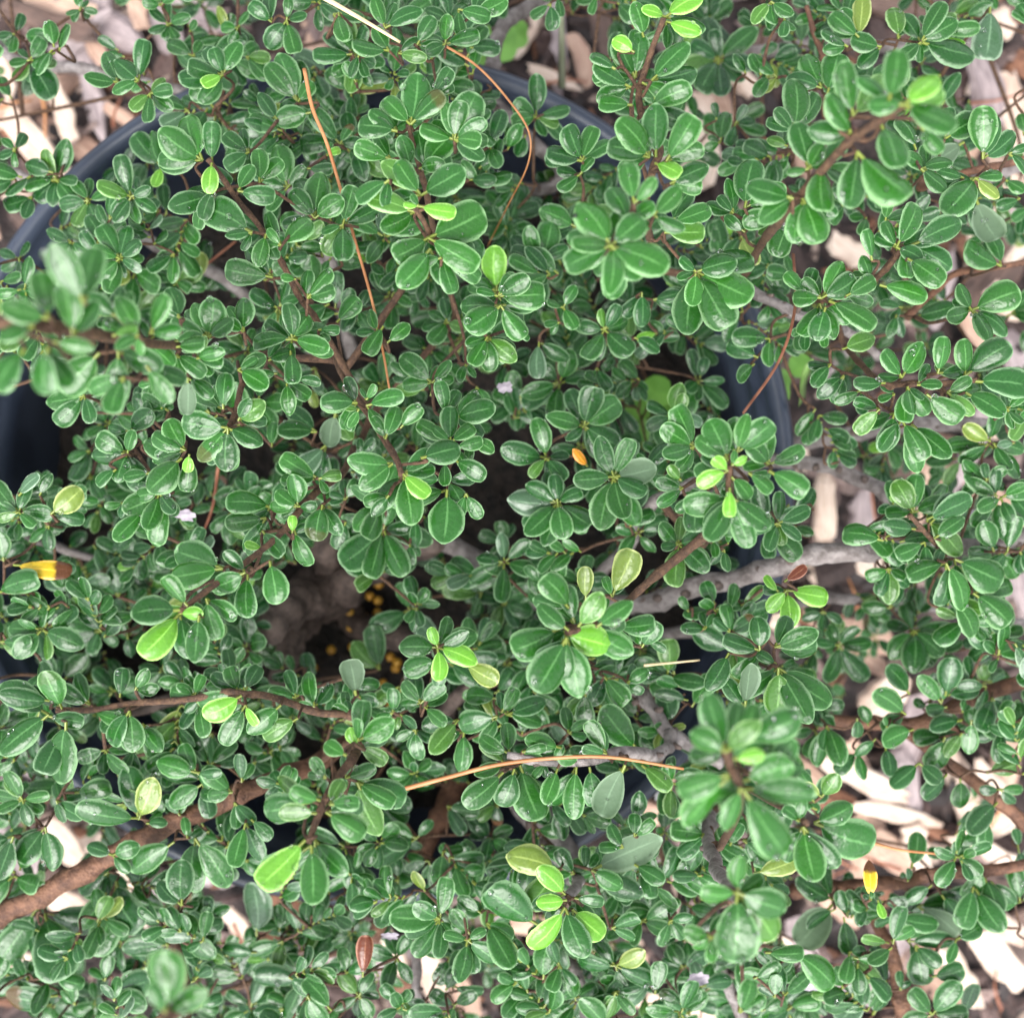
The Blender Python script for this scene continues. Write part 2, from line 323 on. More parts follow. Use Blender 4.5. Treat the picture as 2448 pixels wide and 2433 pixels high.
for i in range(5200):
    r = 0.34 if i < 4200 else 0.65
    x, y = random.uniform(-r, r), random.uniform(-r, r)
    if np.hypot(x - POT_C[0], y - POT_C[1]) < POT_R * 0.96: continue
    L = random.uniform(0.005, 0.022) * (1 if i < 4200 else 1.8); v, f = chip_mesh(L, L * random.uniform(0.2, 0.5), L * 0.12, 9000 + i, True)
    a, tl = random.uniform(0, 6.28), random.uniform(-.5, .5); ca, sa, ct, st = math.cos(a), math.sin(a), math.cos(tl), math.sin(tl)
    v = np.column_stack([v[:, 0] * ct + v[:, 2] * st, v[:, 1], -v[:, 0] * st + v[:, 2] * ct]); v = np.column_stack([v[:, 0] * ca - v[:, 1] * sa, v[:, 0] * sa + v[:, 1] * ca, v[:, 2]])
    c_ = random.choices(PAL, [5, 5, 4, 3, 2, 1.2, 2])[0]; k_ = random.uniform(.7, 1.25); BC += [(c_[0] * k_, c_[1] * k_, c_[2] * k_, 1)] * len(v)
    k = len(V); V += (v + np.array([x, y, lump(x, y) + random.uniform(0.001, 0.008)])).tolist(); Fc += [[k + q for q in p] for p in f]
frag = mesh('mulch_fragments', V, Fc, M['bark_bit'], smooth=False)
ca_ = frag.data.color_attributes.new('tint', 'FLOAT_COLOR', 'POINT'); ca_.data.foreach_set('color', np.asarray(BC, float).ravel())
tag(frag, 'loose dark bark and wood crumbs between the larger wood chips', 'mulch', kind='stuff')

# ------------------------------------------------------------------ the pot and its soil
def lathe(prof, n=96, c=POT_C):
    V = []; Fc = []
    for (r, z) in prof:
        for k in range(n):
            a = 2 * math.pi * k / n; V.append((c[0] + r * math.cos(a), c[1] + r * math.sin(a), z))
    for i in range(len(prof) - 1):
        for k in range(n):
            k2 = (k + 1) % n; Fc.append([i * n + k, i * n + k2, (i + 1) * n + k2, (i + 1) * n + k])
    return V, Fc
pot = empty('nursery_pot', (POT_C[0], POT_C[1], 0.0))
tag(pot, 'round dark blue-black plastic nursery pot with rolled rim holding the shrub', 'pot')
rr = POT_R
V, Fc = lathe([(rr - .022, .004), (rr - .010, .150), (rr - .008, .178), (rr - .0045, .1785), (rr - .0045, .160)][::-1] and
              [(0.001, .006), (rr - .026, .006), (rr - .024, .010), (rr - .0105, .168), (rr - .0060, .172), (rr - .0052, .186)])
mesh('wall', V, Fc, M['plastic'], pot, origin=(POT_C[0], POT_C[1], 0))
lip = [(rr - .0052, .186), (rr - .0012, .186), (rr + .0002, .1905), (rr + .0002, .1960), (rr - .0012, .1988), (rr - .0034, .1998), (rr - .0056, .1988), (rr - .0068, .1960), (rr - .0072, .1905), (rr - .0088, .1895), (rr - .0096, .1850), (rr - .0100, .1780), (rr - .0118, .1770), (rr - .0126, .165), (rr - .0255, .012)]
V, Fc = lathe(lip); mesh('rim', V, Fc, M['plastic'], pot, origin=(POT_C[0], POT_C[1], .19))
V = []; Fc = []; nr, na = 26, 72; SZ = 0.132
for i in range(nr + 1):
    for k in range(na):
        r = (rr - .0145) * i / nr; a = 2 * math.pi * k / na; x, y = POT_C[0] + r * math.cos(a), POT_C[1] + r * math.sin(a)
        V.append((x, y, SZ + 0.006 * noise.noise(Vector((x * 60, y * 60, 2))) + 0.003 * noise.noise(Vector((x * 190, y * 190, 7)))))
for i in range(nr):
    for k in range(na):
        k2 = (k + 1) % na; Fc.append([i * na + k, i * na + k2, (i + 1) * na + k2, (i + 1) * na + k][::-1])
tag(mesh('potting_soil', V, Fc, M['soil']), 'dark crumbly potting soil inside the pot', 'soil', kind='structure')
def blob(r, seed, sq=1.0, nseg=7, nring=5):
    rnd = random.Random(seed); V = [(0, 0, r * sq)]; Fc = []
    for i in range(1, nring):
        for k in range(nseg):
            t, a = math.pi * i / nring, 2 * math.pi * k / nseg; q = r * rnd.uniform(0.88, 1.1)
            V.append((q * math.sin(t) * math.cos(a), q * math.sin(t) * math.sin(a), q * sq * math.cos(t)))
    V.append((0, 0, -r * sq)); e = len(V) - 1
    for k in range(nseg):
        k2 = (k + 1) % nseg; Fc.append([0, 1 + k, 1 + k2]); b0 = 1 + (nring - 2) * nseg; Fc.append([e, b0 + k2, b0 + k])
        for i in range(nring - 2):
            p = 1 + i * nseg; Fc.append([p + k, p + nseg + k, p + nseg + k2, p + k2])
    return np.array(V), Fc
V, Fc = blob(0.0019, 3)
pm = bpy.data.meshes.new('fertilizer_pellet'); pm.from_pydata(V.tolist(), [], Fc); pm.polygons.foreach_set('use_smooth', [True] * len(Fc)); pm.materials.append(M['pellet'])
for i in range(34):
    p = P(10, random.gauss(670, 45), random.gauss(1200, 60), SZ + .004)
    o = bpy.data.objects.new('fertilizer_pellet', pm); col.objects.link(o); o.location = p + np.array([0, 0, random.uniform(-.001, .003)]); o.rotation_euler = (random.random() * 3, random.random() * 3, 0)
    tag(o, 'small yellow orange fertilizer pellet lying on the soil near the stem base', 'pellet', 'fertilizer pellets on the soil')
for i, (x, y, z) in enumerate([(1222, 1388, .17), (955, 720, .17), (30, 1280, .2), (1250, 1500, .15), (780, 1620, .15)]):
    V, Fc = blob(0.0032, 40 + i, 0.6); p = P(10, x, y, SZ + .003 if i else .15)
    tag(mesh('perlite_grain', V + p, Fc, M['perlite'], origin=p), 'small pale grey perlite grain lying on the potting soil', 'perlite', 'perlite grains on the soil')

# ------------------------------------------------------------------ the shrub: woody branches read from the photograph
BASE = P(0, 790, 1430, SZ - .01)
shrub = empty('cotoneaster_shrub', (BASE[0], BASE[1], SZ))
tag(shrub, 'spreading evergreen shrub with small glossy oval leaves growing in the dark pot', 'shrub')
B_ = [  # tile, bark, radius at start / end in mm, points (x, y, z)
 (0, 'crown_bark', 9.5, 6.0, [(790, 1440, .120), (760, 1420, .150), (700, 1440, .170), (640, 1500, .185)]),
 (0, 'crown_bark', 8.0, 4.0, [(800, 1430, .122), (830, 1390, .155), (930, 1330, .175), (1060, 1290, .185)]),
 (0, 'crown_bark', 7.0, 3.5, [(800, 1430, .122), (790, 1350, .155), (760, 1250, .175), (800, 1080, .190)]),
 (0, 'crown_bark', 6.5, 3.5, [(780, 1440, .122), (730, 1480, .15), (690, 1560, .165), (660, 1660, .175)]),
 (0, 'crown_bark', 6.0, 3.0, [(800, 1440, .122), (900, 1510, .145), (1050, 1540, .17), (1180, 1570, .185)]),
 (0, 'grey_bark', 3.6, 2.3, [(1060, 1290, .182), (1300, 1440, .195), (1500, 1445, .208), (1588, 1430, .215), (1680, 1403, .222), (1790, 1372, .228), (1900, 1341, .233), (2014, 1321, .236), (2125, 1309, .238), (2260, 1305, .238), (2372, 1303, .237), (2460, 1280, .236)]),
 (6, 'grey_bark', 2.5, 2.2, [(250, 900, .18), (450, 720, .19), (640, 690, .198), (850, 720, .205), (1000, 780, .21), (1180, 860, .213), (1200, 960, .212), (1230, 1100, .22)]),
 (6, 'grey_bark', 3.0, 2.4, [(300, 750, .17), (600, 640, .18), (750, 590, .185), (1000, 555, .19), (1350, 500, .195), (1700, 510, .195), (1930, 515, .195)]),
 (6, 'grey_bark', 2.2, 1.7, [(-100, 1650, .175), (300, 1560, .18), (800, 1430, .17), (1200, 1460, .165), (1600, 1500, .16), (1940, 1560, .16)]),
 (7, 'brown_bark', 2.7, 3.1, [(1900, 420, .21), (1600, 600, .235), (1350, 700, .247), (1150, 785, .25), (950, 870, .252), (750, 985, .25), (500, 1115, .248), (250, 1240, .245), (-30, 1385, .24)]),
 (9, 'brown_bark', 1.8, 2.5, [(300, 500, .2), (720, 370, .21), (900, 332, .213), (1200, 345, .216), (1400, 325, .22), (1600, 240, .224), (1750, 172, .226), (1940, 105, .228)]),
 (9, 'brown_bark', 1.7, 2.2, [(1220, 345, .212), (1330, 425, .215), (1500, 540, .22), (1700, 690, .222), (1940, 890, .222)]),
 (9, 'brown_bark', 2.2, 1.7, [(700, 1240, .19), (1000, 1212, .21), (1250, 1200, .22), (1400, 1150, .225), (1650, 1130, .228), (1940, 1095, .23)]),
 (9, 'brown_bark', 1.8, 2.7, [(1080, 1250, .208), (1120, 1390, .212), (1180, 1530, .216), (1230, 1660, .218), (1260, 1790, .22), (1290, 1960, .22)]),
 (8, 'brown_bark', 4.2, 2.6, [(640, 640, .165), (600, 770, .172), (520, 930, .18), (430, 1080, .185), (300, 1250, .19), (200, 1500, .195)]),
 (8, 'grey_bark', 6.0, 4.0, [(900, 500, .165), (1000, 700, .18), (1090, 850, .192), (1200, 1000, .20), (1300, 1180, .21)]),
 (8, 'grey_bark', 2.2, 1.9, [(1400, 60, .21), (1610, 170, .235), (1700, 280, .245), (1790, 390, .25), (1920, 480, .25), (2060, 560, .255)]),
 (8, 'grey_bark', 2.0, 0.9, [(1800, 400, .25), (1780, 480, .256), (1710, 515, .268), (1600, 505, .282), (1450, 528, .290), (1300, 545, .292), (1100, 548, .293), (930, 530, .294)]),
 (8, 'crown_bark', 3.4, 2.2, [(560, 420, .165), (600, 280, .18), (690, 190, .19), (760, 150, .195)]),
 (2, 'grey_bark', 2.2, 2.6, [(1000, 1000, .17), (1150, 1000, .178), (1200, 900, .18), (1000, 700, .19), (860, 520, .19), (860, 200, .18), (1000, 60, .16), (1150, -40, .14)]),
 (3, 'grey_bark', 1.6, 1.3, [(330, 1480, .225), (480, 1560, .242), (600, 1630, .25), (700, 1690, .253), (820, 1700, .25), (980, 1760, .24), (1150, 1900, .22)]),
 (3, 'brown_bark', 1.1, 0.7, [(860, 700, .20), (858, 540, .225), (850, 340, .235), (800, 150, .24), (760, 30, .24)]),
 (3, 'grey_bark', 2.6, 1.8, [(500, 1250, .18), (950, 1060, .19), (1250, 1000, .19), (1600, 980, .19), (1940, 880, .19)]),
 (3, 'grey_bark', 2.4, 2.0, [(200, 420, .15), (450, 290, .155), (800, 240, .16), (1250, 250, .16), (1700, 200, .15)]),
 (9, 'grey_bark', 2.1, 1.2, [(260, 700, .22), (235, 950, .262), (280, 1100, .30), (340, 1200, .345), (385, 1270, .373)]),
 (9, 'grey_bark', 2.4, 2.0, [(250, 1300, .19), (300, 1600, .215), (360, 1760, .22), (420, 1960, .22)]),
 (8, 'grey_bark', 1.8, 1.2, [(1200, 1050, .20), (1300, 1170, .26), (1250, 1280, .29)]),
 (8, 'grey_bark', 1.6, 1.4, [(1200, 1400, .2), (1280, 1620, .225), (1320, 1800, .23), (1340, 1960, .23)]),
 (8, 'grey_bark', 1.6, 1.4, [(400, 1400, .2), (430, 1700, .21), (440, 1850, .205), (400, 1980, .2)]),
 (4, 'crown_bark', 3.0, 2.0, [(1500, 1400, .17), (1300, 1750, .185), (1000, 1950, .19), (600, 2050, .19)]),
 (4, 'grey_bark', 1.6, 1.1, [(1300, 1500, .16), (900, 1350, .165), (300, 1150, .18), (80, 1050, .21), (0, 1000, .22)]),
 (1, 'grey_bark', 2.2, 1.6, [(1700, 1900, .17), (1200, 1500, .185), (700, 1250, .195), (200, 1000, .2), (-40, 900, .2), (-350, 1000, .205), (-650, 1300, .22)]),
 (1, 'grey_bark', 2.2, 1.6, [(1750, 1500, .17), (1500, 900, .185), (1000, 520, .195), (500, 380, .195), (100, 330, .185), (-40, 200, .18)]),
 (2, 'grey_bark', 2.2, 1.4, [(100, 1900, .175), (-100, 900, .19), (150, 400, .2), (280, 230, .21), (200, -40, .21)]),
 (5, 'grey_bark', 2.0, 1.4, [(1250, 1450, .19), (1540, 1180, .215), (1620, 1030, .23), (1680, 930, .24), (1850, 840, .255), (2000, 800, .27)]),
 (3, 'brown_bark', 1.3, 0.9, [(1500, 560, .2), (1420, 900, .225), (1370, 1000, .24), (1600, 930, .255), (1800, 870, .26), (1940, 840, .26)]),
 (3, 'brown_bark', 1.3, 0.9, [(1300, 1700, .2), (1500, 1500, .215), (1700, 1440, .225), (1940, 1400, .23)]),
]
S_ = [  # leafy shoots, tip first
 (1, 1.0, .55, [(1110, 850, .318), (1180, 940, .315), (1270, 1070, .312), (1370, 1190, .309), (1440, 1290, .306), (1520, 1430, .303), (1600, 1590, .300), (1690, 1710, .296), (1830, 1950, .29), (1920, 2110, .285)][::1]),
 (5, 1.15, .7, [(358, 770, .315), (330, 690, .312), (270, 590, .308), (205, 480, .302), (140, 390, .296), (60, 270, .29), (0, 130, .27)]),
 (1, 1.5, .9, [(950, 1845, .335), (760, 1830, .36), (600, 1800, .378), (260, 1740, .402), (-20, 1715, .41), (-420, 1680, .38), (-700, 1500, .28)]),
 (2, 1.1, .5, [(390, 665, .32), (425, 790, .316), (470, 950, .31), (500, 1080, .30), (520, 1300, .27)]),
 (2, 1.1, .55, [(430, 1110, .331), (495, 1220, .327), (540, 1350, .318), (590, 1480, .29), (640, 1700, .24)]),
 (2, 1.2, .6, [(1755, 100, .327), (1695, 260, .325), (1645, 410, .322), (1622, 520, .32), (1650, 640, .322), (1735, 790, .325), (1700, 900, .322), (1660, 1080, .30), (1600, 1400, .24)]),
 (2, 1.2, .6, [(1480, 1310, .365), (1550, 1160, .357), (1600, 1080, .35), (1660, 1180, .32), (1700, 1400, .27)]),
 (3, 1.4, .6, [(1290, 560, .386), (1160, 640, .381), (1000, 745, .374), (860, 890, .363), (720, 1050, .352), (620, 1170, .335), (520, 1300, .29), (440, 1450, .24)]),
 (3, 1.1, .6, [(1275, 1315, .315), (1200, 1420, .31), (1110, 1510, .30), (1000, 1680, .26)]),
 (6, 1.0, .6, [(1670, 265, .314), (1500, 282, .312), (1350, 282, .31), (1170, 282, .303), (1050, 180, .28), (980, 100, .25)]),
 (6, 1.2, .6, [(350, 720, .346), (345, 850, .342), (370, 920, .335), (300, 1000, .30), (200, 1150, .25)]),
 (6, 1.1, .6, [(1310, 985, .275), (1400, 1085, .268), (1470, 1150, .26), (1560, 1170, .245)]),
 (4, 1.1, .6, [(1225, 510, .312), (1265, 410, .308), (1300, 270, .302), (1400, 130, .28)]),
 (4, 1.1, .6, [(955, 1500, .336), (1060, 1420, .333), (1240, 1290, .325), (1400, 1170, .318), (1500, 1080, .313), (1600, 960, .308), (1700, 850, .30), (1830, 760, .28), (1900, 600, .25)]),
 (7, 1.2, .7, [(300, 275, .286), (500, 275, .285), (700, 240, .284), (870, 230, .284), (1040, 215, .284), (1200, 180, .285), (1310, 190, .287), (1420, 200, .287), (1550, 240, .286), (1700, 290, .282), (1880, 310, .275), (2000, 400, .25)]),
 (7, 1.4, .6, [(1645, 985, .351), (1690, 860, .348), (1750, 720, .344), (1830, 600, .337), (1900, 510, .33), (1960, 350, .29)]),
 (9, 1.3, .7, [(330, 490, .396), (350, 570, .394), (400, 690, .39), (380, 850, .34), (300, 1000, .28)]),
 (5, 1.3, .6, [(1240, 1610, .346), (1400, 1585, .34), (1500, 1540, .325), (1560, 1450, .29)]),
 (9, 1.1, .6, [(760, 880, .346), (680, 820, .335), (560, 760, .30), (450, 700, .25)]),
 (7, 1.1, .6, [(965, 1350, .25), (940, 1470, .25), (920, 1600, .235), (900, 1900, .2)]),
 (7, 1.4, .8, [(885, 1900, .415), (900, 2050, .35), (920, 2150, .28)]),
]
TP = np.zeros((60000, 3)); TO = np.zeros(60000, int); NT = [0]          # sampled points of the wood, for hanging twigs and leaves on it
branches = []
def add_tree(path, own):
    k = NT[0]; n = len(path); TP[k:k + n] = path; TO[k:k + n] = own; NT[0] = k + n
LBL = {'crown_bark': 'rough dark old wood at the base of the shrub', 'grey_bark': 'knobbly grey woody branch', 'brown_bark': 'reddish brown peeling woody branch'}
for i, (t, bark, r0, r1, pts) in enumerate(B_):
    path = catmull([P(t, *p) for p in pts], 8)
    wob = np.array([[noise.noise(Vector(p * 90 + Vector((k, i, 0)) * 1.0)) for k in (0, 7, 13)] for p in [Vector(q) for q in path]]) * 0.0012
    path = path + wob
    V, Fc = tube(path, r0 / 1000, r1 / 1000, 12, {'crown_bark': .5, 'grey_bark': .3, 'brown_bark': .2}[bark], i, node_every=0.017)
    o = mesh('branch', V, Fc, M[bark], shrub, origin=path[0]); o['label'] = LBL[bark]
    branches.append(o); add_tree(path, len(branches) - 1)
    if bark == 'grey_bark':                             # bud scars and short spurs along the old wood
        for k in range(5, len(path) - 4, 6):
            a = random.uniform(0.2, math.pi - 0.2); d = np.array([math.cos(a), random.uniform(-.5, .5), abs(math.sin(a)) * .8]); d /= np.linalg.norm(d)
            rr_ = (r0 + (r1 - r0) * k / len(path)) / 1000; L = random.uniform(.0006, .0026)
            V, Fc = tube(np.array([path[k] + d * rr_ * .5, path[k] + d * (rr_ + L * .4), path[k] + d * (rr_ + L)]), rr_ * .62, rr_ * .33, 7, 0.35, k)
            mesh('spur', V, Fc, M['crown_bark'] if k % 4 else M['grey_bark'], o, origin=path[k])
def lower_anchor(p, drop=0.002, wz=0.6):
    A = TP[:NT[0]]; d = A - p
    c = np.hypot(d[:, 0], d[:, 1]) + wz * np.abs(d[:, 2]) + 5.0 * np.maximum(0, d[:, 2] + drop)
    j = int(np.argmin(c)); return A[j].copy(), int(TO[j])
def link_down(p, d0=None):
    q, own = lower_anchor(p)
    m = 0.74 * p + 0.26 * q; m[2] = q[2] + (p[2] - q[2]) * 0.30
    m[:2] += rng.normal(0, 0.0016, 2)
    return catmull([p, m, q], 5), own
for i, (t, r0, r1, pts) in enumerate(S_):
    pp = [P(t, *p) for p in pts]
    q, own = lower_anchor(pp[-1], 0.004); m_ = 0.72 * pp[-1] + 0.28 * q; m_[2] = q[2] + 0.25 * (pp[-1][2] - q[2]); pp += [m_, q]
    path = catmull(pp, 6)
    V, Fc = tube(path, r1 / 1000 * 1.05, r0 / 1000 * 0.95, 9, 0.16, 50 + i, node_every=0.0075)
    o = mesh('shoot', V, Fc, M['twig_bark'], shrub, origin=path[-1]); o['label'] = 'slender hairy red-brown leafy shoot'
    branches.append(o); add_tree(path, len(branches) - 1)

# ------------------------------------------------------------------ leaves
class Leaf: pass
TINT = {'y': (0.125, 0.34, 0.030), 'o': (0.14, 0.21, 0.035), 'p': (0.055, 0.120, 0.060), 'Y': (0.62, 0.42, 0.02), 'O': (0.60, 0.25, 0.02), 'r': (0.13, 0.030, 0.012)}
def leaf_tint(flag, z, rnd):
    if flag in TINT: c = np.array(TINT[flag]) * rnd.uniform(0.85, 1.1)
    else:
        k = min(1.0, max(0.0, (z - 0.20) / 0.17)) * 0.5 + rnd.uniform(0, 0.5)  # lower leaves darker and bluer: the shade of depth is put into the tint
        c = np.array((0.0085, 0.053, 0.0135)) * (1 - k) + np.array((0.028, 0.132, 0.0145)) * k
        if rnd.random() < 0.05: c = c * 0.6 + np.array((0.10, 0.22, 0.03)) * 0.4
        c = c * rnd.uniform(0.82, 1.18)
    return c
def leaf_geom(base, tip, width, rnd, nv=9, nu=7, roll=0.0, arch=0.06, stalk=0.13, shape=None, fold=None):
    """vertices, faces and uv of one leaf from its base point to its tip point; the stalk is part of the mesh"""
    ax = tip - base; L = np.linalg.norm(ax); ax = ax / L
    up = np.array([0, 0, 1.0]); side = np.cross(up, ax); side /= np.linalg.norm(side) + 1e-9; nrm = np.cross(ax, side)
    side, nrm = side * math.cos(roll) + nrm * math.sin(roll), nrm * math.cos(roll) - side * math.sin(roll)
    pk = rnd.uniform(0.50, 0.68) if shape is None else shape
    e1 = rnd.uniform(0.75, 0.95); e2 = e1 * (1 - pk) / pk; nm = pk ** e1 * (1 - pk) ** e2
    gr = rnd.uniform(0.14, 0.42) if fold is None else fold; cu = rnd.uniform(0.30, 0.66); asym = rnd.uniform(-0.12, 0.12); bend = rnd.uniform(-0.05, 0.05)
    us, ts, quads = GRID[(nv, nu)]
    tt = np.clip(ts, 0.012, 0.995)
    wv = 0.5 * width * (tt ** e1 * (1 - tt) ** e2 / nm) ** 0.80; wv[-1] = 0.05 * width
    s = stalk + (1 - stalk) * ts
    C = base + np.outer(s * L, ax) + np.outer(arch * L * 4 * s * (1 - s), nrm) + np.outer(bend * L * np.sin(math.pi * s), side)
    ser = np.ones((nv, nu)); ser[:, 0] += ser_rng.uniform(-.045, .035, nv); ser[:, -1] += ser_rng.uniform(-.045, .035, nv)
    au = np.abs(us)
    du = us[None, :] * wv[:, None] * ser; dn = wv[:, None] * (gr * au * (1 + asym * us) - cu * au ** 3.2)[None, :] + wv[:, None] * ser_rng.normal(0, .028, (nv, nu))
    V = (C[:, None, :] + du[..., None] * side + dn[..., None] * nrm).reshape(-1, 3)
    UV = np.stack(np.broadcast_arrays((us[None, :] + 1) / 2, ts[:, None]), -1).reshape(-1, 2)
    k = len(V); ws = 0.00026 + 0.02 * width; c1 = base + ax * (stalk * 1.15 * L) + nrm * (arch * L * 4 * stalk * (1 - stalk) - ws * .4)
    sv = [c + side * (a * ws) + nrm * (b * ws) for c in (base, c1) for (a, b) in ((1, -.5), (0, 1), (-1, -.5))]
    V = np.vstack([V, sv]); UV = np.vstack([UV, [(0.5, -0.5)] * 6])
    return V, quads + [[k + j, k + (j + 1) % 3, k + 3 + (j + 1) % 3, k + 3 + j] for j in range(3)], UV
GRID = {}; ser_rng = np.random.default_rng(5)
for nv_, nu_ in ((14, 7), (10, 5)):
    ts_ = 0.5 - 0.5 * np.cos(np.pi * np.linspace(0.0, 1.0, nv_) * 0.97 + 0.015); ts_ = (ts_ - ts_[0]) / (ts_[-1] - ts_[0])
    GRID[(nv_, nu_)] = (np.array({7: (-1, -.86, -.5, 0, .5, .86, 1), 5: (-1, -.74, 0, .74, 1)}[nu_], float), ts_, [[i * nu_ + j, (i + 1) * nu_ + j, (i + 1) * nu_ + j + 1, i * nu_ + j + 1] for i in range(nv_ - 1) for j in range(nu_ - 1)])
LEAVES = []
def add_leaf(base, tip, width, tint, brown, rnd, traced, flag='', hi=True, **kw):
    l = Leaf(); l.base, l.tip, l.flag, l.traced = base, tip, flag, traced
    l.V, l.F, l.UV = leaf_geom(base, tip, width, rnd, *((14, 7) if hi else (10, 5)), **kw)
    l.nb = (14, 7) if hi else (10, 5); l.tint = tint; l.brown = brown; LEAVES.append(l); return l
